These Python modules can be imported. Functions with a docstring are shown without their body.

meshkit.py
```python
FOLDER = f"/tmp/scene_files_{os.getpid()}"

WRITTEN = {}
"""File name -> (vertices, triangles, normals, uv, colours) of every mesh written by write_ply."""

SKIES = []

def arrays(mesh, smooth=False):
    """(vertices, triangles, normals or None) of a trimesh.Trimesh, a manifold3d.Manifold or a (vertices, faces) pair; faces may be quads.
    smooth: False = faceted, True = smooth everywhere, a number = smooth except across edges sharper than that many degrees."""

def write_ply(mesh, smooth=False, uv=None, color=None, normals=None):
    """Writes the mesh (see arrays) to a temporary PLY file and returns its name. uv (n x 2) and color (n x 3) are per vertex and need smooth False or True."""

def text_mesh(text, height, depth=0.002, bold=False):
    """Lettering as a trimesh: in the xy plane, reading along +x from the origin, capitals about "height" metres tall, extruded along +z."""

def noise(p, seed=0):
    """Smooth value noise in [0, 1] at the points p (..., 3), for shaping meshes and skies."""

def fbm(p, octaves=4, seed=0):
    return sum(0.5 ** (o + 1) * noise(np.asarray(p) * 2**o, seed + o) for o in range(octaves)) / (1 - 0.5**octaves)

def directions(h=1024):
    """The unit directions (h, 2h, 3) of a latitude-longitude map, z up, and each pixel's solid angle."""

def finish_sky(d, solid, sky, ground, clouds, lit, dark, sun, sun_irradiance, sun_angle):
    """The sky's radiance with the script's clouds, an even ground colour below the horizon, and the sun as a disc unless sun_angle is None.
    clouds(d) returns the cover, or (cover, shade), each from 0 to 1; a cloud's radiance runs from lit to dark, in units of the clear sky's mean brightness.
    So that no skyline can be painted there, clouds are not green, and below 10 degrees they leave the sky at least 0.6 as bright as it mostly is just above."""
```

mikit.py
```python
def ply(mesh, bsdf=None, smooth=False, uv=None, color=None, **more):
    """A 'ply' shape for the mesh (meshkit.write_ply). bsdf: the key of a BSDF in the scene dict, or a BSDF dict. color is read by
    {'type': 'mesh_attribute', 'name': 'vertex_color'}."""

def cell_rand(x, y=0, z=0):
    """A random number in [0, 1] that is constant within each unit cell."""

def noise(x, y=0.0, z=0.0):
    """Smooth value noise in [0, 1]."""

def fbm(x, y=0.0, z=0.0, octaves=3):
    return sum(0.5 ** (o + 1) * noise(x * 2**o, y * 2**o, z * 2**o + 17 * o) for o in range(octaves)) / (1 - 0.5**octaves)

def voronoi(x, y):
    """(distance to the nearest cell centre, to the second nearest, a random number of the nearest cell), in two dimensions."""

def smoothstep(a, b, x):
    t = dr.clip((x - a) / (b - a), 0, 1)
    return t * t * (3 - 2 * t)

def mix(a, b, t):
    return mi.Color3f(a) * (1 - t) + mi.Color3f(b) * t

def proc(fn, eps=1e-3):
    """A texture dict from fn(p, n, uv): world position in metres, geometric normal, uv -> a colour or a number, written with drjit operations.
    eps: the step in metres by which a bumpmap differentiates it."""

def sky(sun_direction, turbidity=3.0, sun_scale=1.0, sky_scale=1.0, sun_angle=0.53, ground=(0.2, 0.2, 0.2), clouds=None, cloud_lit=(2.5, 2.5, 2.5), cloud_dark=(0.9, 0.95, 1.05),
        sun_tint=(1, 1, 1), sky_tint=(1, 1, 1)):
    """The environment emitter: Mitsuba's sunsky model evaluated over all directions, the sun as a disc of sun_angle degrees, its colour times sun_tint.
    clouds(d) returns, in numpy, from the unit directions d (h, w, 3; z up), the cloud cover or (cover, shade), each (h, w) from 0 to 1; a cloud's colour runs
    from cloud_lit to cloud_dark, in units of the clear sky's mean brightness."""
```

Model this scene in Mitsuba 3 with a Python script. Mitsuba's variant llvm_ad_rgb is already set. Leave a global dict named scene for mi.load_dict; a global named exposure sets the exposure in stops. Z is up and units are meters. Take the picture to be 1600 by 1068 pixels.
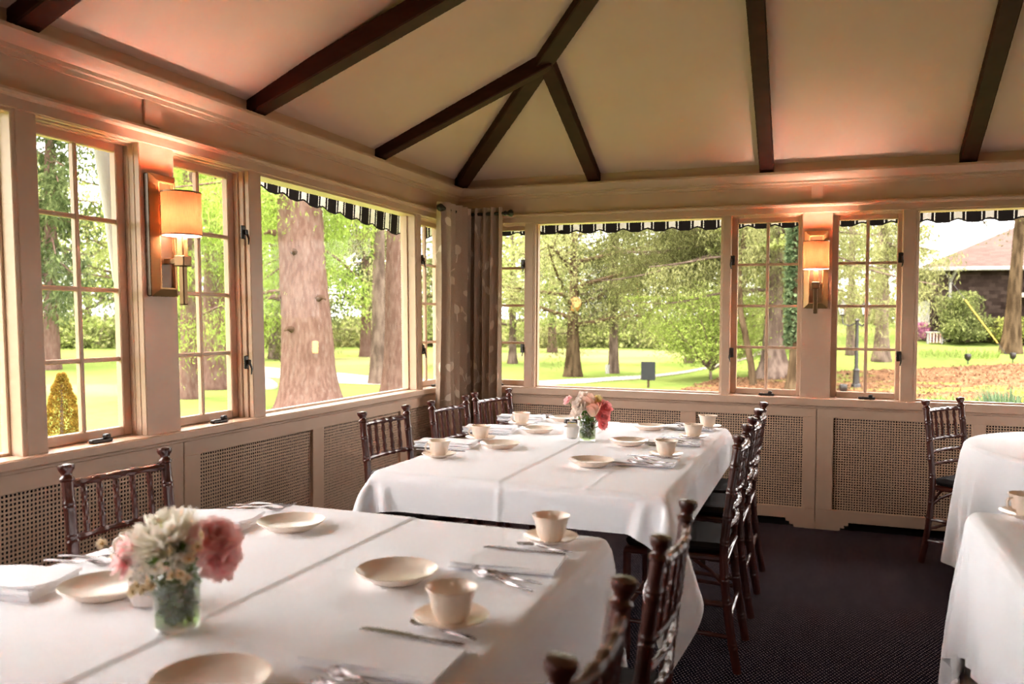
import math, random
import numpy as np
import drjit as dr
import mitsuba as mi
import trimesh
import shapely.geometry as sg
import mikit, meshkit

T = mi.ScalarTransform4f
scene, labels = {}, {}

# ---------------------------------------------------------------- camera, sky, exposure
EYE = np.array([0.0, 0.0, 1.36])
YAW, PITCH, ROLL, FOCAL = -0.358685, -0.0283145, 0.00767514, 1301.5
_fwd = np.array([math.sin(YAW) * math.cos(PITCH), math.cos(YAW) * math.cos(PITCH), math.sin(PITCH)])
_rt = np.array([math.cos(YAW), -math.sin(YAW), 0.0])
_up = np.cross(_rt, _fwd)
_up = -_rt * math.sin(ROLL) + _up * math.cos(ROLL)
scene['camera'] = {
    'type': 'thinlens', 'fov': 2 * math.degrees(math.atan(800 / FOCAL)), 'fov_axis': 'x',
    'to_world': T().look_at(origin=EYE.tolist(), target=(EYE + _fwd).tolist(), up=_up.tolist()),
    'aperture_radius': 0.0052, 'focus_distance': 4.3, 'near_clip': 0.05, 'far_clip': 1000.0,
}


def overcast(d):
    n = meshkit.noise(d * 3.0, 3) * 0.6 + meshkit.noise(d * 7.0, 5) * 0.4
    return np.ones(d.shape[:2]), np.clip(n * 0.8, 0, 1)


scene['sky'] = mikit.sky((-0.35, 0.05, 0.92), turbidity=4.0, sun_scale=0.10, sun_angle=30, sky_scale=1.0, clouds=overcast,
                         cloud_lit=(1.04, 1.0, 0.95), cloud_dark=(0.86, 0.85, 0.83), ground=(0.12, 0.13, 0.07))
LAMP = 4.9          # radiance of the sconce bulbs
exposure = 6.95

# ---------------------------------------------------------------- materials
proc = mikit.proc


def rgb(*c):
    return {'type': 'rgb', 'value': list(map(float, c))}


def tex(fn, eps=1e-3):
    return proc(fn, eps)


def mat(name, d, two=True):
    scene[name] = {'type': 'twosided', 'bsdf': d} if two else d
    return name


def principled(c, rough=0.5, **k):
    return {'type': 'principled', 'base_color': c if isinstance(c, dict) else rgb(*c), 'roughness': rough, **k}


def t_paint(p, n, uv):
    v = mikit.fbm(p.x * 6, p.y * 6, p.z * 6)
    return mikit.mix((0.44, 0.292, 0.203), (0.50, 0.337, 0.24), v)


def t_ceiling(p, n, uv):
    v = mikit.fbm(p.x * 3, p.y * 3, p.z * 3)
    return mikit.mix((0.49, 0.340, 0.268), (0.54, 0.375, 0.298), v)


def t_beam(p, n, uv):
    v = mikit.fbm(p.x * 9, p.y * 9, p.z * 22)
    return mikit.mix((0.016, 0.004, 0.003), (0.046, 0.011, 0.006), v)


def t_carpet(p, n, uv):
    px, py = p.x / 0.0150, p.y / 0.0150
    row = dr.floor(py)
    ox = px + 0.5 * (row - 2 * dr.floor(row / 2))
    dx, dy = ox - dr.floor(ox) - 0.5, py - row - 0.5
    dot = 1 - mikit.smoothstep(0.17, 0.28, dr.sqrt(dx * dx + dy * dy))
    v = mikit.noise(p.x * 150, p.y * 150)
    base = mikit.mix((0.002, 0.002, 0.006), (0.007, 0.0065, 0.014), v)
    return base * (1 - dot) + mi.Color3f(0.23, 0.17, 0.172) * dot


def t_mahog(p, n, uv):
    v = mikit.fbm(p.x * 25, p.y * 25, p.z * 9)
    return mikit.mix((0.026, 0.0045, 0.0028), (0.075, 0.013, 0.0065), v)


def t_cloth(p, n, uv):
    v = mikit.noise(p.x * 260, p.y * 260, p.z * 260) * 0.5 + 0.5 * mikit.noise(p.x * 9, p.y * 9, p.z * 9)
    return mikit.mix((0.88, 0.885, 0.925), (0.925, 0.93, 0.965), v)


def t_shade(p, n, uv):
    v = mikit.noise(p.x * 500, p.y * 500, p.z * 40)
    return mikit.mix((0.62, 0.155, 0.055), (0.70, 0.19, 0.075), v)


def t_grass(p, n, uv):
    v = mikit.fbm(p.x * 0.35, p.y * 0.35)
    f = mikit.fbm(p.x * 7, p.y * 7)
    c = mikit.mix((0.105, 0.148, 0.034), (0.155, 0.178, 0.056), v)
    c = mikit.mix(c, (0.075, 0.115, 0.022), 0.5 * f)
    bare = mikit.smoothstep(0.60, 0.74, mikit.fbm(p.x * 0.12 + 7, p.y * 0.12))
    return mikit.mix(c, (0.165, 0.14, 0.075), 0.6 * bare)


def t_mulch(p, n, uv):
    d1, d2, r = mikit.voronoi(p.x * 9, p.y * 9)
    f = mikit.fbm(p.x * 3, p.y * 3)
    c = mikit.mix((0.075, 0.035, 0.018), (0.175, 0.10, 0.055), r)
    green = mikit.smoothstep(0.56, 0.66, mikit.fbm(p.x * 0.5 + 3, p.y * 0.9))
    return mikit.mix(mikit.mix(c, (0.07, 0.03, 0.018), 0.4 * f), (0.10, 0.125, 0.03), 0.75 * green)


def t_path(p, n, uv):
    v = mikit.fbm(p.x * 4, p.y * 4)
    return mikit.mix((0.24, 0.205, 0.178), (0.31, 0.27, 0.24), v)


def t_bark_red(p, n, uv):
    v = mikit.fbm(p.x * 20 + 2 * mikit.noise(p.z * 2), p.y * 20, p.z * 4.2, 4)
    w = mikit.noise(p.x * 34, p.y * 34, p.z * 7)
    c = mikit.mix((0.075, 0.040, 0.031), (0.112, 0.068, 0.054), mikit.smoothstep(0.25, 0.75, v))
    return mikit.mix(c, (0.13, 0.096, 0.08), 0.5 * mikit.smoothstep(0.5, 0.9, w))


def t_bark_grey(p, n, uv):
    v = mikit.fbm(p.x * 10, p.y * 10, p.z * 2.5, 4)
    return mikit.mix((0.065, 0.044, 0.035), (0.15, 0.108, 0.087), mikit.smoothstep(0.25, 0.75, v))


def t_bark_tan(p, n, uv):
    v = mikit.fbm(p.x * 12, p.y * 12, p.z * 2.0, 4)
    return mikit.mix((0.030, 0.019, 0.011), (0.085, 0.058, 0.034), mikit.smoothstep(0.25, 0.75, v))


def t_valance(p, n, uv):
    u = uv.x - dr.floor(uv.x)
    a = dr.abs(u - 0.5)
    white = dr.select(a < 0.135, 1.0, 0.0) + dr.select((a > 0.225) & (a < 0.262), 1.0, 0.0)
    white = dr.select(uv.y < 0.06, 0.0, white)
    return mikit.mix((0.012, 0.010, 0.010), (0.60, 0.585, 0.56), white)


def t_curtain(p, n, uv):
    u, v = uv.x, uv.y
    out = mi.Float(0)
    for k, (su, sv, ox) in enumerate(((9.0, 6.5, 0.0), (9.0, 6.5, 0.47))):
        x, y = u * su * 0.75 + ox, v * sv * 0.75 + ox * 1.3
        i, j = dr.floor(x), dr.floor(y)
        ang = (mikit.cell_rand(i, j, 5 + k) - 0.5) * 2.4
        dx = x - i - 0.5 + 0.24 * (mikit.cell_rand(i, j, 1 + k) - 0.5)
        dy = (y - j - 0.5 + 0.24 * (mikit.cell_rand(i, j, 2 + k) - 0.5)) * 1.4
        a, b = dx * dr.cos(ang) + dy * dr.sin(ang), dy * dr.cos(ang) - dx * dr.sin(ang)
        leaf = 1 - mikit.smoothstep(0.8, 1.0, dr.sqrt(dr.square(a / 0.17) + dr.square(b / 0.27)))
        stem = dr.select((dr.abs(a + 0.3 * b * b) < 0.022) & (b < 0) & (b > -0.62), 0.8, 0.0)
        on = dr.select(mikit.cell_rand(i, j, 9 + k) < (0.62 if k == 0 else 0.4), 1.0, 0.0)
        out = dr.maximum(out, on * dr.maximum(leaf * 0.85, stem))
    w = mikit.noise(p.x * 300, p.y * 300, p.z * 300)
    return mikit.mix(mikit.mix((0.41, 0.30, 0.225), (0.48, 0.355, 0.27), w), (0.74, 0.63, 0.52), out)


def t_shingle(p, n, uv):
    row = dr.floor(p.z * 7)
    r = mikit.cell_rand(dr.floor((p.x + p.y) * 5 + 0.5 * row), row)
    return mikit.mix((0.022, 0.014, 0.012), (0.055, 0.038, 0.032), r)


def t_roof(p, n, uv):
    r = mikit.cell_rand(dr.floor(p.x * 4), dr.floor((p.y + p.z * 2) * 6))
    return mikit.mix((0.062, 0.042, 0.038), (0.085, 0.060, 0.054), r)


M_PAINT = mat('m_paint', principled(tex(t_paint), 0.42, specular=0.35))
M_CEIL = mat('m_ceiling', {'type': 'diffuse', 'reflectance': tex(t_ceiling)})
M_BEAM = mat('m_beam', principled(tex(t_beam), 0.6, specular=0.12))
M_CARPET = mat('m_carpet', {'type': 'diffuse', 'reflectance': tex(t_carpet)})
M_MAHOG = mat('m_mahogany', principled(tex(t_mahog), 0.24, specular=0.5, clearcoat=0.7, clearcoat_gloss=0.96))
M_CLOTH = mat('m_tablecloth', {'type': 'diffuse', 'reflectance': tex(t_cloth)})
M_IVORY = mat('m_ivory_china', {'type': 'roughplastic', 'diffuse_reflectance': rgb(0.86, 0.73, 0.62), 'alpha': 0.08, 'int_ior': 1.5})
M_WHITEC = mat('m_white_china', {'type': 'roughplastic', 'diffuse_reflectance': rgb(0.82, 0.76, 0.72), 'alpha': 0.1})
M_STEEL = mat('m_steel', {'type': 'roughconductor', 'material': 'Cr', 'alpha': 0.13, 'specular_reflectance': rgb(0.55, 0.52, 0.49)})
M_BLACKM = mat('m_black_metal', principled((0.018, 0.014, 0.012), 0.35, metallic=0.3))
M_BRONZE = mat('m_bronze', principled((0.16, 0.095, 0.045), 0.38, metallic=0.75))
M_GOLD = mat('m_gilt', principled((0.30, 0.185, 0.075), 0.40, metallic=0.65))
M_PLATE = mat('m_brown_panel', principled((0.060, 0.034, 0.015), 0.35, metallic=0.35))
M_SHADE = mat('m_lampshade', {'type': 'principledthin', 'base_color': tex(t_shade), 'roughness': 0.8, 'diff_trans': 0.10, 'eta': 1.3}, two=False)
M_DIFFUSER = mat('m_diffuser', {'type': 'principledthin', 'base_color': rgb(0.97, 0.95, 0.93), 'roughness': 0.7, 'diff_trans': 1.7, 'eta': 1.3}, two=False)
M_GLASS = mat('m_pane', {'type': 'thindielectric', 'int_ior': 1.06}, two=False)
M_JAR = mat('m_jar_glass', {'type': 'thindielectric', 'int_ior': 1.6}, two=False)
M_WATER = mat('m_green_water', {'type': 'thindielectric', 'int_ior': 1.2, 'specular_transmittance': rgb(0.45, 0.56, 0.32)}, two=False)
M_SEAT = mat('m_seat_cushion', principled((0.010, 0.007, 0.007), 0.8, specular=0.2))
M_GRASS = mat('m_grass', {'type': 'diffuse', 'reflectance': tex(t_grass)})
M_MULCH = mat('m_mulch', {'type': 'diffuse', 'reflectance': tex(t_mulch)})
M_PATH = mat('m_path', {'type': 'diffuse', 'reflectance': tex(t_path)})
M_BARKR = mat('m_bark_red', {'type': 'diffuse', 'reflectance': tex(t_bark_red)})
M_BARKG = mat('m_bark_grey', {'type': 'diffuse', 'reflectance': tex(t_bark_grey)})
M_BARKT = mat('m_bark_tan', {'type': 'diffuse', 'reflectance': tex(t_bark_tan)})
M_LEAF = mat('m_leaf', {'type': 'principledthin', 'base_color': {'type': 'mesh_attribute', 'name': 'vertex_color'}, 'roughness': 0.9, 'diff_trans': 0.8, 'eta': 1.25}, two=False)
M_PETAL = mat('m_petal', {'type': 'principledthin', 'base_color': {'type': 'mesh_attribute', 'name': 'vertex_color'}, 'roughness': 0.8, 'diff_trans': 0.9, 'eta': 1.3}, two=False)
M_VALANCE = mat('m_valance', {'type': 'diffuse', 'reflectance': tex(t_valance)})
M_CURTAIN = mat('m_curtain', {'type': 'diffuse', 'reflectance': tex(t_curtain)})
M_SHINGLE = mat('m_shingle', {'type': 'diffuse', 'reflectance': tex(t_shingle)})
M_ROOF = mat('m_roof', {'type': 'diffuse', 'reflectance': tex(t_roof)})
M_WHITE = mat('m_white_paint', {'type': 'diffuse', 'reflectance': rgb(0.31, 0.295, 0.28)})
M_DARK = mat('m_dark', {'type': 'diffuse', 'reflectance': rgb(0.012, 0.010, 0.010)})
M_STEM = mat('m_stem', {'type': 'diffuse', 'reflectance': rgb(0.06, 0.14, 0.025)})
M_STONE = mat('m_stone', {'type': 'diffuse', 'reflectance': rgb(0.42, 0.36, 0.31)})
M_YELLOW = mat('m_yellow', {'type': 'diffuse', 'reflectance': rgb(0.34, 0.215, 0.05)})
M_KNOT = mat('m_knot', {'type': 'diffuse', 'reflectance': rgb(0.055, 0.032, 0.022)})
M_PINKTAG = mat('m_pink', {'type': 'diffuse', 'reflectance': rgb(0.75, 0.42, 0.40)})
M_REDWOOD = mat('m_cut_wood', {'type': 'diffuse', 'reflectance': rgb(0.50, 0.25, 0.10)})

# ---------------------------------------------------------------- names and entries


def numbered(key):
    def taken(k):
        return k in scene or k in labels or any(x.startswith(k + '__') for x in scene)
    if not taken(key):
        return key
    i = 1
    while taken(f'{key}_{i:03d}'):
        i += 1
    return f'{key}_{i:03d}'


def tag(key, label, cat=None, group=None, kind=None):
    d = labels.setdefault(key, {})
    if label:
        d['label'] = label
    if cat:
        d['category'] = cat
    if group:
        d['group'] = group
    if kind:
        d['kind'] = kind
    return key


def thing(name, label, cat, group=None, kind=None):
    return tag(numbered(name), label, cat, group, kind)


def part(parent, name, mesh, m, smooth=35, label=None, kind=None, **k):
    key = numbered(f'{parent}__{name}' if parent else name)
    scene[key] = mesh if isinstance(mesh, dict) else mikit.ply(mesh, m, smooth, **k)
    if label or kind:
        tag(key, label, kind=kind)
    return key


def single(name, mesh, m, label, cat, group=None, kind=None, smooth=35, **k):
    key = numbered(name)
    scene[key] = mesh if isinstance(mesh, dict) else mikit.ply(mesh, m, smooth, **k)
    return tag(key, label, cat, group, kind)


def copy_to(src, dst, M):
    """Every entry under src again under dst, moved by the 4x4 matrix M."""
    for k in [k for k in scene if k == src or k.startswith(src + '__')]:
        d = scene[k]
        base = np.array(T(d['to_world']).matrix, float) if 'to_world' in d else np.eye(4)
        scene[dst + k[len(src):]] = {**d, 'to_world': T((M @ base).tolist())}
        if k in labels and k != src:
            labels[dst + k[len(src):]] = dict(labels[k])


def place_mat(x, y, z=0.0, deg=0.0, s=1.0):
    a = math.radians(deg)
    return np.array([[s * math.cos(a), -s * math.sin(a), 0, x], [s * math.sin(a), s * math.cos(a), 0, y], [0, 0, s, z], [0, 0, 0, 1.0]])


# ---------------------------------------------------------------- mesh helpers


def cat(*ms):
    return trimesh.util.concatenate([m for x in ms for m in (x if isinstance(x, (list, tuple)) else [x])])


def box(x0, x1, y0, y1, z0, z1, c=0.0):
    lo, hi = np.minimum([x0, y0, z0], [x1, y1, z1]), np.maximum([x0, y0, z0], [x1, y1, z1])
    if c <= 0:
        m = trimesh.creation.box(extents=hi - lo)
        m.apply_translation((lo + hi) / 2)
        return m
    c = min(c, 0.45 * (hi - lo).min())
    pts = []
    for i in (0, 1):
        for j in (0, 1):
            for k in (0, 1):
                b = np.array([(lo, hi)[i][0], (lo, hi)[j][1], (lo, hi)[k][2]])
                s = np.array([1 - 2 * i, 1 - 2 * j, 1 - 2 * k]) * c
                for a in range(3):
                    q = b + s
                    q[a] = b[a]
                    pts.append(q)
    return trimesh.convex.convex_hull(np.array(pts))


def moved(m, M):
    m = m.copy()
    m.apply_transform(M)
    return m


def sweep(path, radii, n=10, caps=True, bump=None):
    path, radii = np.asarray(path, float), np.broadcast_to(np.asarray(radii, float), (len(path),))
    t = np.gradient(path, axis=0)
    t /= np.linalg.norm(t, axis=1, keepdims=True) + 1e-12
    a = np.array([1.0, 0, 0]) if abs(t[0][0]) < 0.8 else np.array([0, 1.0, 0])
    u = np.empty_like(path)
    for i in range(len(path)):
        a = a - t[i] * (a @ t[i])
        a /= np.linalg.norm(a)
        u[i] = a
    w = np.cross(t, u)
    th = np.arange(n) * 2 * math.pi / n
    r = radii[:, None] * np.ones((1, n))
    if bump is not None:
        r = r * bump(np.arange(len(path))[:, None], th[None, :], path)
    v = path[:, None] + r[..., None] * (np.cos(th)[None, :, None] * u[:, None] + np.sin(th)[None, :, None] * w[:, None])
    k = len(path)
    i, j = np.meshgrid(np.arange(k - 1), np.arange(n), indexing='ij')
    j2 = (j + 1) % n
    f = np.vstack([np.stack([i * n + j, i * n + j2, (i + 1) * n + j2], -1).reshape(-1, 3),
                   np.stack([i * n + j, (i + 1) * n + j2, (i + 1) * n + j], -1).reshape(-1, 3)])
    v = v.reshape(-1, 3)
    if caps:
        v = np.vstack([v, path[:1], path[-1:]])
        jj = np.arange(n)
        f = np.vstack([f, np.stack([jj * 0 + k * n, (jj + 1) % n, jj], -1),
                       np.stack([jj * 0 + k * n + 1, (k - 1) * n + jj, (k - 1) * n + (jj + 1) % n], -1)])
    return trimesh.Trimesh(v, f, process=False)


def lathe(profile, n=32):
    p = np.asarray(profile, float)
    th = np.arange(n) * 2 * math.pi / n
    v = np.stack([p[:, 0, None] * np.cos(th), p[:, 0, None] * np.sin(th), p[:, 1, None] + 0 * th], -1).reshape(-1, 3)
    k = len(p)
    i, j = np.meshgrid(np.arange(k - 1), np.arange(n), indexing='ij')
    j2 = (j + 1) % n
    f = np.vstack([np.stack([i * n + j, i * n + j2, (i + 1) * n + j2], -1).reshape(-1, 3),
                   np.stack([i * n + j, (i + 1) * n + j2, (i + 1) * n + j], -1).reshape(-1, 3)])
    return trimesh.Trimesh(v, f, process=False)


def ball(c, r, sub=2, s=(1, 1, 1)):
    m = trimesh.creation.icosphere(subdivisions=sub, radius=r)
    m.apply_scale(s)
    m.apply_translation(c)
    return m


def profile_along(pts, ends, axis):
    """A closed 2-D profile (distance from the wall into the room, z) extruded along a wall axis: pts in (d, z)."""
    poly = sg.Polygon(pts)
    m = trimesh.creation.extrude_polygon(poly, ends[1] - ends[0], engine='earcut')
    v = m.vertices.copy()
    return v, m.faces, ends[0]


def quads(V):
    """(n, 4, 3) corners as one mesh."""
    n = len(V)
    f = np.arange(n)[:, None] * 4
    return trimesh.Trimesh(V.reshape(-1, 3), np.vstack([f + [0, 1, 2], f + [0, 2, 3]]), process=False)


def sheet(P):
    """A mesh from a (nu, nv, 3) grid of points."""
    a, b = P.shape[:2]
    i, j = np.meshgrid(np.arange(a - 1), np.arange(b - 1), indexing='ij')
    q = np.stack([i * b + j, (i + 1) * b + j, (i + 1) * b + j + 1, i * b + j + 1], -1).reshape(-1, 4)
    return trimesh.Trimesh(P.reshape(-1, 3), np.vstack([q[:, [0, 1, 2]], q[:, [0, 2, 3]]]), process=False)

# ---------------------------------------------------------------- the room
XL, XR, YB, YR = -2.60, 2.90, 5.77, -3.00        # inner faces of the four walls
LEAN = 0.035                                       # the old window wall leans a little along its length
SL, SB = 0.476, 0.437                              # pitch of the ceiling's sides and of its hipped end
ZC = 2.390


def to_wall(m, wall):
    """From (along, outwards, z) to the room."""
    v = np.array(m.vertices, float)
    a, d, z = v[:, 0], v[:, 1], v[:, 2]
    if wall == 'left':
        w = np.stack([XL - d, a + LEAN * (2.06 - z), z], 1)
    elif wall == 'left_plain':
        w = np.stack([XL - d, a, z], 1)
    elif wall == 'back':
        w = np.stack([a, YB + d, z], 1)
    elif wall == 'right':
        w = np.stack([XR + d, a, z], 1)
    else:
        w = np.stack([a, YR - d, z], 1)
    f = np.array(m.faces)
    if wall in ('left', 'left_plain', 'rear'):
        f = f[:, ::-1] if wall != 'left' and wall != 'left_plain' else f
    if wall in ('back', 'right'):
        pass
    out = trimesh.Trimesh(w, f, process=False)
    if out.is_watertight and out.volume < 0:
        out.invert()
    return out


def wbox(wall, a0, a1, d0, d1, z0, z1, c=0.0):
    return to_wall(box(a0, a1, d0, d1, z0, z1, c), wall)


ZT, ZS, ZH = 2.062, 0.86, 2.125
THICK = 0.15

# floor
single('floor', box(XL - 0.1, XR + 0.1, YR - 0.1, YB + 0.1, -0.10, 0.0), M_CARPET,
       'dark navy carpet with a small regular dot pattern', 'floor', kind='structure', smooth=False)

# ceiling: two long sides and a hipped end, with the dark rafters lying under it
xr = 0.5 * (XL + XR)
zr = ZC + SL * (xr - XL)
ya = YB - (zr - ZC) / SB
EX = 0.14


def ceil_z(x, y):
    return min(ZC + SL * (x - XL), ZC + SL * (XR - x), ZC + SB * (YB - y))


ov = np.array([[XL - EX, YR - EX, ZC - SL * EX], [XL - EX, YB + EX * SL / SB, ZC - SL * EX], [xr, ya, zr], [xr, YR - EX, zr],
               [XR + EX, YB + EX * SL / SB, ZC - SL * EX], [XR + EX, YR - EX, ZC - SL * EX]])
cv = np.vstack([ov, ov + [0, 0, 0.08]])
cf = []
for quad in ([0, 1, 2, 3], [4, 5, 3, 2]):
    cf += [[quad[0], quad[1], quad[2]], [quad[0], quad[2], quad[3]]]
cf += [[1, 4, 2]]
cf = np.array(cf)
cf = np.vstack([cf, cf[:, ::-1] + 6])
tag('ceiling', 'cream hipped ceiling crossed by dark brown rafters', 'ceiling', kind='structure')
part('ceiling', 'plaster', trimesh.Trimesh(cv, cf, process=False), M_CEIL, smooth=False)


def rafter(p, q, w, drop=0.067, h=0.095):
    p, q = np.asarray(p, float), np.asarray(q, float)
    P = np.array([*p, ceil_z(*p) - drop])
    Q = np.array([*q, ceil_z(*q) - drop])
    d = (Q - P) / np.linalg.norm(Q - P)
    s = np.cross(d, [0, 0, 1.0])
    s /= np.linalg.norm(s)
    u = np.cross(s, d)
    m = box(0, np.linalg.norm(Q - P), -w / 2, w / 2, 0, h, 0.006)
    M = np.eye(4)
    M[:3, 0], M[:3, 1], M[:3, 2], M[:3, 3] = d, s, u, P
    m.apply_transform(M)
    return m


for p, q, w in (((-2.62, 3.352), (0.10, 3.343), 0.10), ((-2.62, 2.108), (0.10, 2.20), 0.105), ((-2.60, 4.556), (-1.50, 4.640), 0.085),
                ((-2.62, 0.86), (0.10, 0.86), 0.10), ((-2.62, -0.40), (0.10, -0.40), 0.10),
                ((-1.547, 5.78), (-1.538, 4.60), 0.09), ((-0.374, 5.78), (-0.335, 3.35), 0.09), ((0.804, 5.78), (0.800, 3.60), 0.095),
                ((1.95, 5.78), (1.95, 4.90), 0.09), ((2.92, 3.35), (0.20, 3.35), 0.10), ((2.92, 2.1), (0.20, 2.1), 0.10), ((2.92, 0.86), (0.20, 0.86), 0.10)):
    part('ceiling', 'rafter', rafter(p, q, w), M_BEAM, label='dark brown rafter')
part('ceiling', 'hip_rafter', rafter((-2.62, 5.79), (xr, ya), 0.10, drop=0.077), M_BEAM, label='dark hip rafter rising from the corner')
part('ceiling', 'hip_rafter', rafter((2.92, 5.79), (xr, ya), 0.10, drop=0.077), M_BEAM, label='dark hip rafter rising from the corner')
part('ceiling', 'ridge_beam', rafter((xr, ya), (xr, YR), 0.12, drop=0.07), M_BEAM)

# openings of each window wall: (kind, from, to) along the wall at the window heads
LEFT = [('casement', -0.61, -0.13), ('casement', 0.05, 0.53), ('fixed', 0.60, 2.08), ('casement', 2.16, 2.636), ('casement', 2.818, 3.329), ('fixed', 3.40, 5.07), ('casement', 5.135, 5.61)]
BACK = [('casement', -2.55, -2.07), ('fixed', -2.00, -0.643), ('casement', -0.60, -0.146), ('casement', 0.037, 0.453), ('fixed', 0.525, 1.88), ('casement', 1.95, 2.42)]
REAR = []
PILLAR_L, PILLAR_B = [(-0.13, 0.05), (2.636, 2.818)], [(-0.146, 0.037)]


def wall_pieces(wall, opens, a0, a1, zlow=0.80):
    """Posts between the openings, the wall under the sill and the frieze over the heads."""
    ms = [wbox(wall + '_plain' if wall == 'left' else wall, a0, a1, 0.045, THICK, 0.0, zlow),
          wbox(wall + '_plain' if wall == 'left' else wall, a0, a1, 0.0, THICK, ZT, 2.5 if wall != 'rear' else 2.4)]
    at = a0
    for _, b0, b1 in list(opens) + [('', a1, a1)]:
        if b0 - at > 0.001:
            ms.append(wbox(wall, at, b0, 0.0, THICK if b0 - at > 0.1 else 0.11, zlow - 0.005, ZT + 0.01, 0.004))
        at = b1
    return ms


WALLT = {'left': ('wall_left', LEFT, YR, YB + THICK, 0.826), 'back': ('wall_back', BACK, XL - THICK, XR + THICK, 0.803), 'rear': ('wall_rear', REAR, XL, XR, 0.80)}
for wall, (key, opens, a0, a1, zl) in WALLT.items():
    tag(key, {'left': 'long beige window wall with a bronze sconce on its pillar', 'back': 'beige end wall with windows and a sconce between two casements', 'rear': 'plain beige wall behind the viewer'}[wall], 'wall', kind='structure')
    part(key, 'boards', cat(wall_pieces(wall, opens, a0, a1, zl)), M_PAINT, smooth=False)
# gable over the rear wall and the solid house wall on the right
gv = np.array([[XL, YR, 2.3], [XR, YR, 2.3], [XR, YR, 2.45], [xr, YR, zr + 0.05], [XL, YR, 2.45]])
part('wall_rear', 'gable', trimesh.Trimesh(gv, [[0, 1, 2], [0, 2, 3], [0, 3, 4]], process=False), M_PAINT, smooth=False)
single('wall_right', box(XR, XR + 0.15, YR, YB + 0.1, 0, 2.5), M_PAINT, 'plain beige house wall closing the room', 'wall', kind='structure', smooth=False)


def moulding(wall, a0, a1, pts):
    m = trimesh.creation.extrude_polygon(sg.Polygon(pts), a1 - a0, engine='earcut')
    v = m.vertices
    m = trimesh.Trimesh(np.stack([a0 + v[:, 2], v[:, 0], v[:, 1]], 1), m.faces, process=False)
    w = 'left_plain' if wall == 'left' else wall
    return to_wall(m, w)


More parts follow.
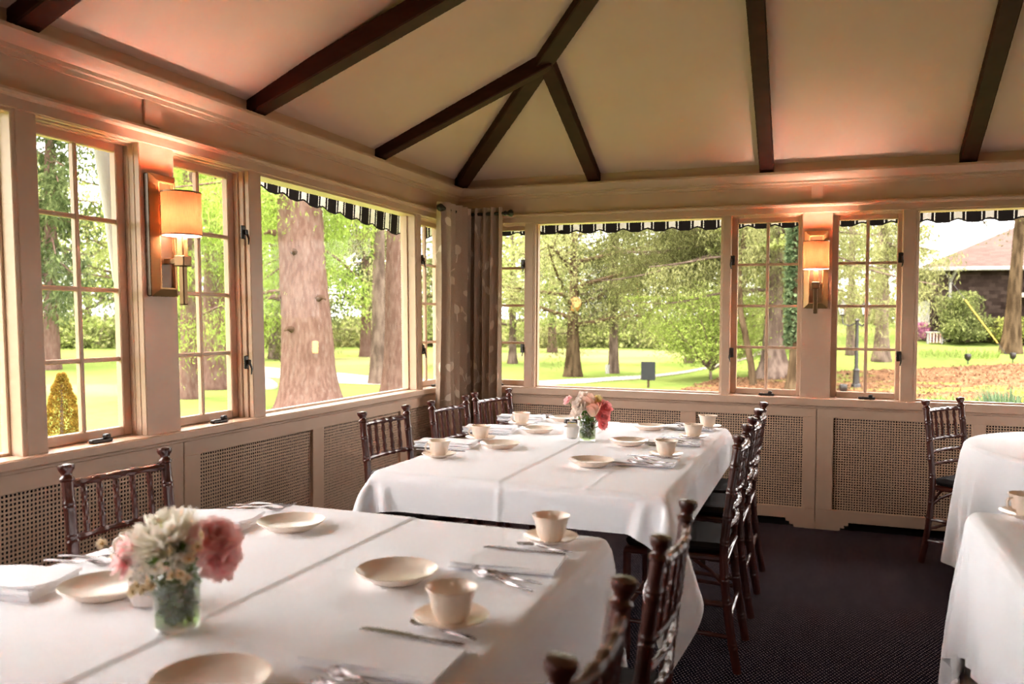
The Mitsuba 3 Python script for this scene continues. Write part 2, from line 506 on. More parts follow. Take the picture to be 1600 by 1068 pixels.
CROWN = [(0.0, 2.235), (-0.012, 2.235), (-0.014, 2.252), (-0.022, 2.256), (-0.024, 2.270), (-0.036, 2.282), (-0.050, 2.300), (-0.056, 2.312), (-0.056, 2.326), (0.0, 2.326)]
HEAD = [(0.0, 2.062), (-0.010, 2.062), (-0.010, 2.098), (-0.026, 2.104), (-0.030, 2.114), (-0.026, 2.124), (0.0, 2.130)]
for i, (wall, a0, a1) in enumerate((('left', YR, YB), ('back', XL, XR), ('rear', XL, XR), ('right', YR, YB))):
    n = tag(f'trim_{i + 1}', f'beige crown moulding under the ceiling along the {["long window", "end", "rear", "house"][i]} wall', 'moulding', kind='structure')
    part(n, 'crown', moulding(wall, a0, a1, CROWN), M_PAINT, smooth=25)
    if wall != 'right':
        part(n, 'head_casing', moulding(wall, a0, a1, HEAD), M_PAINT, smooth=25)
for a in (2.70, -0.04):
    part('wall_left', 'cover_block', wbox('left_plain', a - 0.045, a + 0.045, -0.012, 0.0, 2.135, 2.236, 0.002), M_PAINT)
part('wall_back', 'cover_block', wbox('back', -0.096, -0.022, -0.012, 0.0, 2.145, 2.238, 0.002), M_PAINT)
for i, (wall, a0, a1, z0, z1) in enumerate((('left_plain', YR, YB, 0.828, 0.866), ('back', XL, XR, 0.804, 0.858))):
    n = tag(f'trim_{i + 5}', 'white worn window sill board along the ' + ('long window wall' if i == 0 else 'end wall'), 'window sill', kind='structure')
    part(n, 'board', wbox(wall, a0, a1, -0.035, 0.12, z0, z1, 0.006), M_PAINT)
    part(n, 'apron_bead', wbox(wall, a0, a1, -0.012, 0.02, z0 - 0.016, z0, 0.004), M_PAINT)

# windows
WN = [0]
W_LABEL = {('left', 2.16): 'eight-pane casement left of the window wall sconce', ('left', 2.818): 'eight-pane casement right of the window wall sconce', ('left', 3.40): 'wide picture window onto the big red-barked trunk',
           ('left', 5.135): 'narrow casement beside the corner curtain', ('left', 0.60): 'picture window cut off by the left picture edge', ('back', -2.55): 'narrow casement of the end wall beside the curtain',
           ('back', -2.00): 'wide picture window of the end wall onto the lawn sign', ('back', -0.60): 'eight-pane casement left of the end wall sconce', ('back', 0.037): 'eight-pane casement right of the end wall sconce',
           ('back', 0.525): 'picture window onto the brown shingled house'}


def latch_mesh(wall, a, z, side):
    return cat(wbox(wall, a - 0.014, a + 0.014, -0.006, 0.004, z - 0.032, z + 0.032, 0.003), wbox(wall, a - 0.006 + side * 0.008, a + 0.006 + side * 0.008, -0.022, -0.004, z - 0.012, z + 0.012, 0.003),
               to_wall(sweep([[a + side * 0.008, -0.018, z - 0.01], [a + side * 0.012, -0.024, z - 0.03], [a + side * 0.006, -0.026, z - 0.058]], [0.006, 0.005, 0.003], 6), wall))


def window(wall, kind, a0, a1, zs):
    WN[0] += 1
    key = f'window_{WN[0]}'
    tag(key, W_LABEL.get((wall, a0), f'{"eight-pane casement" if kind == "casement" else "picture window"} in the part of the wall out of the picture, number {WN[0]}'), 'window', kind='structure')
    zb = zs - 0.002
    # stepped jambs and head
    steps = ((0.012, 0.022, 0.034), (0.030, 0.048, 0.058), (0.0, 0.0, 0.0))
    fr = []
    e = 0.045 if kind == 'casement' else 0.0
    if kind == 'casement':
        g0, g1 = a0 + 0.006, a1 - (0.030 if a0 == 2.818 else 0.006)
        if wall == 'back':
            g0, g1 = a0 - 0.002, a1 + 0.018
            g0 += 0.0
        d0, d1, gd = 0.078, 0.112, 0.096
        for k in range(3):
            t = (k + 1) / 3
            dd0, dd1 = 0.0 + 0.026 * k, 0.028 + 0.026 * k
            al, ar = a0 + (g0 - a0) * t * 0.7, a1 + (g1 - a1) * t
            fr += [wbox(wall, al - 0.05, al + 0.004, dd0, dd1, zb, ZT, 0.003), wbox(wall, ar - 0.004, ar + 0.05, dd0, dd1, zb, ZT, 0.003),
                   wbox(wall, a0 - 0.03, a1 + 0.05, dd0, dd1, ZT - 0.006 * k - 0.004, ZT + 0.03, 0.003)]
        fr += [wbox(wall, g0 - 0.04, g0, d0, 0.14, zb, ZT, 0.002), wbox(wall, g1, g1 + 0.04, d0, 0.14, zb, ZT, 0.002), wbox(wall, g0 - 0.02, g1 + 0.02, d0, 0.14, ZT - 0.01, ZT + 0.02, 0.002)]
        part(key, 'frame', cat(fr), M_PAINT)
        zb2, zt2, st = zb + 0.004, ZT - 0.012, 0.044
        sash = [wbox(wall, g0, g0 + st, d0, d1, zb2, zt2, 0.004), wbox(wall, g1 - st, g1, d0, d1, zb2, zt2, 0.004),
                wbox(wall, g0 + st, g1 - st, d0, d1, zb2, zb2 + 0.038, 0.004), wbox(wall, g0 + st, g1 - st, d0, d1, zt2 - 0.036, zt2, 0.004)]
        s = part(key, 'sash', cat(sash), M_PAINT)
        ga, gb, za, zc = g0 + st, g1 - st, zb2 + 0.038, zt2 - 0.036
        am = 0.5 * (ga + gb)
        part(s, 'muntin', wbox(wall, am - 0.010, am + 0.010, d0 + 0.004, d1 - 0.004, za, zc, 0.004), M_PAINT)
        zz = np.linspace(za, zc, 5)
        for z in zz[1:4]:
            part(s, 'muntin', wbox(wall, ga, gb, d0 + 0.006, d1 - 0.006, z - 0.009, z + 0.009, 0.004), M_PAINT)
        for i in range(4):
            for b0, b1 in ((ga, am), (am, gb)):
                q = np.array([[b0, gd, zz[i]], [b1, gd, zz[i]], [b1, gd, zz[i + 1]], [b0, gd, zz[i + 1]]])
                part(s, 'pane', to_wall(trimesh.Trimesh(q, [[0, 1, 2], [0, 2, 3]], process=False), wall), M_GLASS, smooth=False)
        # dark latches on the meeting post and the crank on the sill
        right = a0 in (2.16, -2.55, 0.037, 2.818, 0.05)
        la = (a1 - 0.012) if right else (a0 + 0.016)
        if a0 == 2.818:
            la = a1 - 0.065
        for z in (() if a0 == 2.16 else (1.76, 1.14)):
            part(key, 'latch', latch_mesh(wall, la, z, 1 if right else -1), M_BLACKM, label='dark metal latch')
        am = 0.45 * a0 + 0.55 * a1
        part(key, 'crank', cat(wbox(wall, am - 0.055, am + 0.045, 0.012, 0.036, zb + 0.002, zb + 0.018, 0.004), wbox(wall, am + 0.005, am + 0.03, 0.004, 0.03, zb + 0.016, zb + 0.034, 0.005)), M_BLACKM, label='dark casement crank')
    else:
        d0, d1, gd = 0.030, 0.085, (0.075 if wall == 'left' else 0.045)
        fr = [wbox(wall, a0 - 0.01, a0 + 0.014, 0.004, 0.11, zb, ZT, 0.003), wbox(wall, a1 - 0.014, a1 + 0.01, 0.004, 0.11, zb, ZT, 0.003), wbox(wall, a0 - 0.01, a1 + 0.01, 0.004, 0.11, ZT - 0.014, ZT + 0.02, 0.003),
              wbox(wall, a0 + 0.012, a0 + 0.024, gd - 0.015, gd + 0.02, zb, ZT - 0.01, 0.003), wbox(wall, a1 - 0.024, a1 - 0.012, gd - 0.015, gd + 0.02, zb, ZT - 0.01, 0.003),
              wbox(wall, a0, a1, gd - 0.015, gd + 0.03, zb - 0.004, zb + 0.012, 0.003)]
        part(key, 'frame', cat(fr), M_PAINT)
        q = np.array([[a0 + 0.02, gd, zb + 0.01], [a1 - 0.02, gd, zb + 0.01], [a1 - 0.02, gd, ZT - 0.012], [a0 + 0.02, gd, ZT - 0.012]])
        part(key, 'pane', to_wall(trimesh.Trimesh(q, [[0, 1, 2], [0, 2, 3]], process=False), wall), M_GLASS, smooth=False)


for wall, opens, zs in (('left', LEFT, 0.866), ('back', BACK, 0.858), ('rear', REAR, 0.80)):
    for kind, a0, a1 in opens:
        window(wall, kind, a0, a1, zs)


# radiator covers below the sills: painted frames round perforated grilles
def grille(a0, a1, z0, z1, pitch=0.0158, hole=0.57, t=0.002):
    nx, nz = int((a1 - a0) / pitch), int((z1 - z0) / pitch)
    px, pz = (a1 - a0) / nx, (z1 - z0) / nz
    hx, hz = px * hole / 2, pz * hole / 2
    ca, cz = np.meshgrid(a0 + px * (np.arange(nx) + 0.5), z0 + pz * (np.arange(nz) + 0.5), indexing='ij')
    ca, cz = ca.ravel(), cz.ravel()
    sx, sz = np.array([-1, 1, 1, -1]), np.array([-1, -1, 1, 1])
    out = np.stack([ca[:, None] + sx * px / 2, cz[:, None] + sz * pz / 2], -1)
    inn = np.stack([ca[:, None] + sx * hx, cz[:, None] + sz * hz], -1)
    Q = []
    for k in range(4):
        l = (k + 1) % 4
        z_ = np.zeros(len(ca))
        Q.append(np.stack([np.stack([p[:, 0], z_ + d, p[:, 1]], -1) for p, d in ((out[:, k], 0), (out[:, l], 0), (inn[:, l], 0), (inn[:, k], 0))], 1))
        Q.append(np.stack([np.stack([p[:, 0], z_ + d, p[:, 1]], -1) for p, d in ((inn[:, k], 0), (inn[:, l], 0), (inn[:, l], t), (inn[:, k], t))], 1))
    return quads(np.concatenate(Q))


def cover(wall, a0, a1, gs, label):
    key = thing('radiator_cover', label, 'radiator cover', 'radiator covers under the window sills')
    zt = 0.812 if wall == 'left_plain' else 0.790
    ztg = 0.745 if wall == 'left_plain' else 0.730
    w = lambda *a: wbox(wall, *a)  # noqa: E731
    fr = [w(a0 + 0.002, a1 - 0.002, 0.0, 0.022, ztg, zt, 0.002), w(a0 + 0.002, a1 - 0.002, 0.0, 0.022, 0.056, 0.132, 0.002)]
    edges = [a0 + 0.002] + [x for g in gs for x in g] + [a1 - 0.002]
    for i in range(0, len(edges), 2):
        b0, b1 = edges[i], edges[i + 1]
        fr.append(w(b0, b1, 0.0, 0.022, 0.13, ztg + 0.002, 0.002))
        fr += [w(b0, b1, 0.0, 0.022, 0.0, 0.058, 0.002), w(b0 - (0.05 if i else 0), b1 + (0.05 if i < len(edges) - 2 else 0), 0.0, 0.021, 0.0, 0.02),
               w(b0 - (0.075 if i else 0), b1 + (0.075 if i < len(edges) - 2 else 0), 0.0, 0.021, 0.018, 0.038), w(b0 - (0.10 if i else 0), b1 + (0.10 if i < len(edges) - 2 else 0), 0.0, 0.021, 0.036, 0.058)]
    part(key, 'frame', cat(fr), M_PAINT)
    for g in gs:
        m = to_wall(moved(grille(g[0], g[1], 0.132, ztg), np.array([[1, 0, 0, 0], [0, 1, 0, 0.014], [0, 0, 1, 0], [0, 0, 0, 1.0]])), wall)
        part(key, 'grille', m, M_PAINT, smooth=False, label='perforated metal grille')
    part(key, 'backing', w(a0 + 0.005, a1 - 0.005, 0.036, 0.043, 0.002, zt), M_DARK, smooth=False)


cover('left_plain', -0.6, 0.93, [(-0.5, 0.83)], 'beige radiator cover under the left end of the long sill')
cover('left_plain', 0.93, 2.88, [(1.00, 1.87), (1.93, 2.783)], 'beige radiator cover behind the chair at the window side of the chrysanthemum table')
cover('left_plain', 2.88, 5.70, [(2.98, 3.857), (3.968, 4.86), (4.967, 5.58)], 'beige radiator cover with three grilles under the picture window and behind the far table chairs')
cover('back', -2.50, -0.037, [(-2.38, -1.69), (-1.58, -0.92), (-0.815, -0.12)], 'beige radiator cover of the end wall between the curtain and the sconce')
cover('back', -0.037, 2.45, [(0.065, 0.86), (0.936, 1.70), (1.79, 2.38)], 'beige radiator cover of the end wall behind the single angled chair')


# sconces
def sconce(wall, a, label, lit=True):
    key = thing('wall_sconce', label, 'wall lamp', 'bronze wall sconces on the pillars')
    w = 'left' if wall == 'left' else wall

    def W(m):
        return to_wall(m, w)
    z0, z1 = 1.44, 1.94
    hw = 0.074
    part(key, 'backplate', W(box(a - hw, a + hw, -0.028, 0.0, z0, z1, 0.004)), M_PLATE)
    # bevelled gilt frame
    o = np.array([[a - hw, -0.028, z0], [a + hw, -0.028, z0], [a + hw, -0.028, z1], [a - hw, -0.028, z1]])
    i1 = np.array([[a - hw + 0.030, -0.050, z0 + 0.03], [a + hw - 0.030, -0.050, z0 + 0.03], [a + hw - 0.030, -0.050, z1 - 0.03], [a - hw + 0.030, -0.050, z1 - 0.03]])
    i2 = i1 + np.array([[0.006, 0, 0.006], [-0.006, 0, 0.006], [-0.006, 0, -0.006], [0.006, 0, -0.006]])
    i3 = i2 + [0, 0.012, 0]
    Q = []
    for k in range(4):
        l = (k + 1) % 4
        Q += [[o[k], o[l], i1[l], i1[k]], [i1[k], i1[l], i2[l], i2[k]], [i2[k], i2[l], i3[l], i3[k]]]
    part(key, 'frame', W(quads(np.array(Q))), M_GOLD, smooth=False, label='bevelled gilt frame')
    part(key, 'panel', W(trimesh.Trimesh(i3, [[0, 1, 2], [0, 2, 3]], process=False)), M_PLATE, smooth=False)
    c = -0.125
    part(key, 'arm', W(cat(box(a - 0.013, a + 0.013, c, -0.036, 1.572, 1.598, 0.003), box(a - 0.024, a + 0.024, c - 0.026, c + 0.026, 1.563, 1.607, 0.004))), M_BRONZE)
    part(key, 'stem', W(box(a - 0.016, a + 0.016, c - 0.016, c + 0.016, 1.605, 1.70, 0.004)), M_GOLD, label='squared gilt stem')
    part(key, 'drop_rod', W(box(a - 0.013, a + 0.013, c - 0.013, c + 0.013, 1.405, 1.565, 0.004)), M_BRONZE)
    r, s0, s1 = 0.078, 1.690, 1.862
    sh = part(key, 'lamp_shade', W(moved(lathe([(r, s0), (r, s1)], 48), [[1, 0, 0, a], [0, 1, 0, c], [0, 0, 1, 0], [0, 0, 0, 1.0]])), M_SHADE, smooth=True, label='glowing orange fabric drum shade')
    ring = lambda z: lathe([(r - 0.001, z - 0.003), (r + 0.0015, z - 0.003), (r + 0.0015, z + 0.003), (r - 0.001, z + 0.003)], 48)  # noqa: E731
    for zr_ in (s0, s1):
        part(sh, 'trim_ring', W(moved(ring(zr_), [[1, 0, 0, a], [0, 1, 0, c], [0, 0, 1, 0], [0, 0, 0, 1.0]])), M_BRONZE)
    part(key, 'diffuser', W(moved(lathe([(0.018, s0 - 0.002), (r - 0.002, s0 - 0.002)], 40), [[1, 0, 0, a], [0, 1, 0, c], [0, 0, 1, 0], [0, 0, 0, 1.0]])), M_DIFFUSER, smooth=False, label='white glass diffuser')
    spider = [sweep([[a, c, s1 - 0.006], [a + r * math.cos(t), c + r * math.sin(t), s1 - 0.006]], 0.0018, 6) for t in (0.5, 2.6, 4.7)]
    part(key, 'shade_spider', W(cat(spider)), M_BRONZE)
    bulb = W(ball([a, c, 1.765], 0.028, 2, (1, 1, 1)))
    bk = part(key, 'bulb', bulb, M_WHITE, smooth=True)
    scene[bk]['emitter'] = {'type': 'area', 'radiance': rgb(LAMP, LAMP * 0.90, LAMP * 0.77)}


sconce('left', 2.722, 'bronze sconce with orange drum shade on the pillar of the long window wall')
sconce('back', -0.057, 'bronze sconce with orange drum shade on the pillar of the end wall')
sconce('left', -0.04, 'bronze sconce on the window wall behind the left picture edge')
sconce('right', 3.6, 'bronze sconce on the house wall beyond the round table')
sconce('right', 1.2, 'bronze sconce on the house wall near the middle of the room')
sconce('right', -1.2, 'bronze sconce on the house wall behind the viewer')


# curtains in the corner on two short rods
def curtain(P0, P1, n, depth, z0, z1, label, spread=0.0):
    P0, P1 = np.array(P0, float), np.array(P1, float)
    L = np.linalg.norm(P1 - P0)
    d = (P1 - P0) / L
    nn = np.array([-d[1], d[0]])
    u = np.linspace(0, 1, 26 * n)
    ph = u * n * 2 * math.pi
    rows = []
    zs = np.linspace(z0, z1, 24)
    for z in zs:
        t = (z - z0) / (z1 - z0)
        amp = depth * (0.85 + 0.25 * (1 - t)) * (1 + 0.25 * np.sin(u * 9 + 2 * t))
        off = amp * np.sign(np.sin(ph)) * np.abs(np.sin(ph)) ** 0.8 + 0.006 * np.sin(u * 31 + t * 7)
        s = u + 0.012 * np.sin(2 * ph) + spread * (1 - t) * (u - 0.5)
        rows.append(np.stack([P0[0] + d[0] * L * s + nn[0] * off, P0[1] + d[1] * L * s + nn[1] * off, z + 0 * u], 1))
    P = np.array(rows)
    arc = np.concatenate([[0], np.cumsum(np.linalg.norm(np.diff(P[12], axis=0), axis=1))])
    uv = np.stack([np.broadcast_to(arc, (24, len(u))), np.broadcast_to(zs[:, None], (24, len(u)))], -1).reshape(-1, 2)
    key = thing('curtain', label, 'curtain', 'leaf print curtains in the room corner')
    part(key, 'panel', sheet(P), M_CURTAIN, smooth=True, uv=uv)
    return key


curtain((-2.475, 5.20), (-2.475, 5.66), 5, 0.042, 0.10, 2.16, 'taupe leaf-print curtain hanging at the end of the long window wall')
curtain((-2.45, 5.655), (-2.20, 5.655), 4, 0.040, 0.10, 2.165, 'taupe leaf-print curtain hanging at the end wall beside the narrow casement')


def rod(p, q, end, label):
    key = thing('curtain_rod', label, 'curtain rod')
    p, q = np.array(p, float), np.array(q, float)
    part(key, 'rail', sweep(np.linspace(p, q, 3), 0.012, 12), M_BLACKM)
    d = (q - p) / np.linalg.norm(q - p)
    f = np.array([0, 0.012, 0.02, 0.03, 0.036, 0.05, 0.062, 0.07, 0.074])
    r = np.array([0.014, 0.020, 0.013, 0.012, 0.020, 0.026, 0.024, 0.015, 0.002])
    part(key, 'finial', sweep(q + f[:, None] * d, r, 14), M_BLACKM, label='black ball finial')
    return key


k = rod((-2.475, 5.72, 2.115), (-2.475, 5.235, 2.115), 0, 'short black curtain rod on the long window wall at the corner')
part(k, 'bracket', box(-2.60, -2.475, 5.66, 5.68, 2.10, 2.13, 0.003), M_BLACKM)
k = rod((-2.54, 5.655, 2.12), (-2.19, 5.655, 2.12), 0, 'short black curtain rod on the end wall at the corner')
part(k, 'bracket', box(-2.50, -2.48, 5.655, 5.77, 2.105, 2.135, 0.003), M_BLACKM)

# ---------------------------------------------------------------- chairs
def post_curve(zs):
    """x of the rear post: foot swept back, forward at the seat, back again at the top."""
    return -0.185 - 0.058 * np.clip((0.46 - zs) / 0.46, 0, 1) ** 1.6 - 0.052 * np.clip((zs - 0.46) / 0.46, 0, 1) ** 1.2


def bamboo(z, r, knots, h=0.17, w=0.007):
    out = np.full_like(z, r)
    for k in knots:
        out = np.maximum(out, r * (1 + h * np.exp(-((z - k) / w) ** 2) ** 1.0))
    return out


def turned(p, q, r, knots, n=8, m=40, sag=None):
    t = np.linspace(0, 1, m)
    P = np.array(p)[None] * (1 - t[:, None]) + np.array(q)[None] * t[:, None]
    if sag is not None:
        P = P + np.array(sag)[None] * (4 * t * (1 - t))[:, None]
    L = np.linalg.norm(np.array(q) - np.array(p))
    return sweep(P, bamboo(t * L, r, [k * L for k in knots], 0.35, 0.006), n)


def chair_parts():
    parts = []
    hw = 0.180
    zk = sorted(x for c in (0.10, 0.27, 0.36, 0.50, 0.60, 0.70, 0.80) for x in (c - 0.007, c + 0.007))
    zs = np.unique(np.concatenate([np.linspace(0, 0.872, 40), np.array([[k - 0.006, k, k + 0.006] for k in zk]).ravel()]))
    for s in (-1, 1):
        path = np.stack([post_curve(zs), np.full_like(zs, s * hw), zs], 1)
        body = sweep(path, bamboo(zs, 0.0165, zk, 0.16, 0.0045), 12)
        zf = np.array([0.868, 0.872, 0.878, 0.884, 0.890, 0.896, 0.902, 0.910, 0.918, 0.922])
        rf = np.array([0.0165, 0.021, 0.021, 0.0155, 0.0145, 0.0165, 0.021, 0.0235, 0.0225, 0.002])
        fin = sweep(np.stack([post_curve(zf), np.full_like(zf, s * hw), zf], 1), rf, 14)
        parts.append(('rear_post', cat(body, fin), M_MAHOG, None))
        xf = 0.190
        zl = np.linspace(0, 0.43, 36)
        fl = sweep(np.stack([xf + 0.0 * zl, np.full_like(zl, s * (hw + 0.012)), zl], 1), bamboo(zl, 0.016, [0.06, 0.074, 0.19, 0.204, 0.31, 0.324], 0.17, 0.005), 10)
        parts.append(('front_leg', fl, M_MAHOG, None))
    bx = lambda z: float(post_curve(np.array([z]))[0])  # noqa: E731
    kn = [0.10, 0.14, 0.30, 0.34, 0.5, 0.54, 0.66, 0.70, 0.86, 0.90]
    for nm, z, r in (('top_rail', 0.858, 0.0105), ('lower_rail', 0.700, 0.0095), ('back_slat', 0.630, 0.0085), ('back_slat', 0.560, 0.0085)):
        parts.append((nm, turned((bx(z), -hw, z), (bx(z), hw, z), r, kn, sag=(-0.022, 0, 0)), M_MAHOG, None))
    for i in range(5):
        t = (i + 1) / 6
        y = -hw + 2 * hw * t
        sg_ = -0.022 * 4 * t * (1 - t)
        parts.append(('spindle', turned((bx(0.700) + sg_, y, 0.700), (bx(0.858) + sg_, y, 0.858), 0.0075, [0.2, 0.27, 0.47, 0.54, 0.74, 0.81], n=8, m=36), M_MAHOG, None))
    seat = box(-0.205, 0.205, -0.185, 0.185, 0.425, 0.450, 0.008)
    v = seat.vertices
    v[:, 1] *= 1 + 0.09 * (v[:, 0] + 0.2) / 0.4
    parts.append(('seat', seat, M_MAHOG, None))
    cu = box(-0.185, 0.20, -0.175, 0.175, 0.452, 0.492, 0.016)
    cu.vertices[:, 1] *= 1 + 0.09 * (cu.vertices[:, 0] + 0.2) / 0.4
    parts.append(('seat_cushion', cu, M_SEAT, 'thin black seat cushion'))
    for z in (0.135, 0.255):
        for s in (-1, 1):
            parts.append(('stretcher', turned((bx(z), s * hw, z), (0.190, s * (hw + 0.012), z + 0.02), 0.0085, [0.2, 0.24, 0.5, 0.76, 0.8]), M_MAHOG, None))
    parts.append(('stretcher', turned((0.19, -hw - 0.012, 0.20), (0.19, hw + 0.012, 0.20), 0.0085, [0.2, 0.24, 0.5, 0.76, 0.8]), M_MAHOG, None))
    parts.append(('stretcher', turned((bx(0.20), -hw, 0.20), (bx(0.20), hw, 0.20), 0.0085, [0.2, 0.24, 0.5, 0.76, 0.8]), M_MAHOG, None))
    for s in (-1, 1):
        parts.append(('brace', sweep([[bx(0.33), s * hw, 0.33], [bx(0.36) + 0.05, s * hw, 0.385], [-0.07, s * (hw + 0.002), 0.425]], 0.007, 8), M_MAHOG, None))
    parts.append(('brace', sweep([[bx(0.34), -hw, 0.34], [bx(0.36), -0.1, 0.40], [bx(0.36), 0.0, 0.42], [bx(0.36), 0.1, 0.40], [bx(0.34), hw, 0.34]], 0.007, 8), M_MAHOG, None))
    return [(n, mikit.ply(m, b, 40), l) for n, m, b, l in parts]


CHAIR = chair_parts()


def chair(x, y, deg, label, group=None):
    key = thing('dining_chair', label, 'chair', group)
    M = T(place_mat(x, y, 0, deg).tolist())
    for n, d, l in CHAIR:
        part(key, n, {**d, 'to_world': M}, None, label=l)


GW, GA = 'chairs along the window side of the far table', 'chairs along the aisle side of the far table'
chair(-1.760, 3.54, -6.4, 'mahogany bamboo-turned chair before the picture window, farthest of three from the corner curtain', GW)
chair(-1.700, 4.145, -6.7, 'mahogany bamboo-turned chair in the middle of three along the long sill', GW)
chair(-1.665, 4.66, -13, 'mahogany bamboo-turned chair nearest the corner curtain', GW)
chair(-0.535, 3.46, 180, 'mahogany chair at the aisle side of the far table nearest its hanging cloth corner', GA)
chair(-0.535, 4.10, 180, 'mahogany chair in the middle of the aisle side of the far table', GA)
chair(-0.535, 4.50, 180, 'mahogany chair at the aisle side of the far table closest to the end wall', GA)
chair(-1.840, 1.99, -5, 'dark mahogany chair alone at the window side of the chrysanthemum table')
chair(-0.548, 1.205, 180, 'mahogany chair cut off by the bottom edge at the aisle side of the chrysanthemum table')
chair(-0.540, 1.865, 180, 'mahogany chair at the aisle side of the chrysanthemum table beside its hanging cloth corner')
chair(0.835, 5.185, -36, 'dark mahogany chair standing alone before the end wall beside the round table')


# ---------------------------------------------------------------- tables and cloths
def drape(x0, x1, y0, y1, z, o, ext=(), seed=0, h=0.024, steps=90, iters=10):
    """A cloth laid on a table top, its overhang let fall: position-based dynamics with the part on the top held."""
    rng = np.random.default_rng(seed)
    nx, ny = int(round((x1 - x0 + o[0] + o[1]) / h)) + 1, int(round((y1 - y0 + o[2] + o[3]) / h)) + 1
    U, V = np.meshgrid(np.linspace(x0 - o[0], x1 + o[1], nx), np.linspace(y0 - o[2], y1 + o[3], ny), indexing='ij')
    R = np.stack([U, V], -1)
    for sx, sy, e in ext:
        a = np.clip((U - x1) / o[1] if sx > 0 else (x0 - U) / o[0], 0, 1)
        b = np.clip((V - y1) / o[3] if sy > 0 else (y0 - V) / o[2], 0, 1)
        near = 0.16
        wa = np.clip((U - x1 + near) / (near + o[1]) if sx > 0 else (x0 + near - U) / (near + o[0]), 0, 1)
        wb = np.clip((V - y1 + near) / (near + o[3]) if sy > 0 else (y0 + near - V) / (near + o[2]), 0, 1)
        mag = e * (wa * wb) ** 1.5
        R = R + np.stack([sx * a * mag, sy * b * mag], -1)
    P = np.concatenate([R, np.full(R.shape[:2] + (1,), z)], -1)
    P[..., 2] += rng.normal(0, 0.001, P.shape[:2])
    pin = (U >= x0 - 1e-6) & (U <= x1 + 1e-6) & (V >= y0 - 1e-6) & (V <= y1 + 1e-6)
    P[pin, 2] = z
    w = np.where(pin, 0.0, 1.0)
    prev = P.copy()
    groups = []

    def add(di, dj, step, stiff, par):
        i0 = np.arange(nx - abs(di))
        j0 = np.arange(ny - abs(dj)) + (abs(dj) if dj < 0 else 0)
        for par_ in range(2):
            ii, jj = np.meshgrid(i0, j0, indexing='ij')
            sel = ((ii // step if par == 'i' else jj // step) % 2) == par_
            a, b = (ii[sel], jj[sel]), (ii[sel] + di, jj[sel] + dj)
            wa, wb = w[a], w[b]
            on = (wa + wb) > 0
            a, b = (a[0][on], a[1][on]), (b[0][on], b[1][on])
            wa, wb = w[a], w[b]
            rest = np.linalg.norm(R[a] - R[b], axis=-1)
            groups.append((a[0] * ny + a[1], b[0] * ny + b[1], wa / (wa + wb), wb / (wa + wb), rest, stiff))
    add(1, 0, 1, 1.0, 'i'), add(0, 1, 1, 1.0, 'j'), add(1, 1, 1, 0.45, 'i'), add(1, -1, 1, 0.45, 'i')
    add(2, 0, 2, 0.18, 'i'), add(0, 2, 2, 0.18, 'j')
    F, G = P.reshape(-1, 3), prev.reshape(-1, 3)
    wf = w.ravel()[:, None]
    free = np.flatnonzero(w.ravel() > 0)
    dt = 0.02
    for s in range(steps):
        vel = (F - G) * 0.94
        G[:] = F
        F += vel * wf
        F[:, 2] -= 9.8 * dt * dt * wf[:, 0]
        for _ in range(iters):
            for a, b, ca, cb, rest, k in groups:
                d = F[b] - F[a]
                l = np.linalg.norm(d, axis=1) + 1e-9
                c = (k * (l - rest) / l)[:, None] * d
                F[a] += c * ca[:, None]
                F[b] -= c * cb[:, None]
        q = F[free]
        m = 0.004
        dx0, dx1, dy0, dy1 = q[:, 0] - (x0 - m), (x1 + m) - q[:, 0], q[:, 1] - (y0 - m), (y1 + m) - q[:, 1]
        dd = np.stack([dx0, dx1, dy0, dy1], 1)
        inside = (dd > 0).all(1) & (q[:, 2] < z - 0.002)
        k = dd.argmin(1)
        push = dd.min(1)
        for kk, (ax, sgn) in enumerate(((0, -1), (0, 1), (1, -1), (1, 1))):
            sel = inside & (k == kk)
            q[sel, ax] += sgn * push[sel]
        F[free] = q
    return P, U, V, pin


def cloth_mesh(P, U, V, pin, x0, x1, y0, y1, seam=None, creases=(), seed=0, round_r=0.012):
    """Rounds the cloth over the table's edge, lays the pressed creases, the overlap and soft wrinkles into it."""
    P = P.copy()
    X, Y = P[..., 0], P[..., 1]
    ed = np.minimum(np.minimum(U - x0, x1 - U), np.minimum(V - y0, y1 - V))
    P[..., 2] -= np.where(pin, 0.004 * np.clip(1 - ed / 0.03, 0, 1) ** 2, 0)
    q = np.stack([U * 2.2 + V * 1.1, V * 1.6 - U * 0.6, 0 * U + seed], -1)
    wr = meshkit.noise(q * 1.3, seed) - 0.5
    wr2 = meshkit.noise(np.stack([(U + V) * 9, (U - V) * 1.6, 0 * U], -1), seed + 3) - 0.5
    P[..., 2] += np.where(pin, np.clip(ed / 0.06, 0, 1) * (0.0035 * wr + 0.0035 * wr2 * np.clip(meshkit.noise(q * 0.8, seed + 9) * 2 - 0.7, 0, 1)), 0)
    if seam is not None:
        P[..., 2] += np.where(pin, 0.0035 * (1 / (1 + np.exp((U - seam) / 0.0012))), 0)
        P[..., 1] -= np.where((V < y0), 0.005 * np.exp(-((U - seam) / 0.010) ** 2), 0)
    for ax, c in creases:
        D = (U if ax == 'x' else V) - c
        b = 0.0022 * np.exp(-(D / 0.009) ** 2)
        P[..., 2] += np.where(pin, b, 0)
    return P


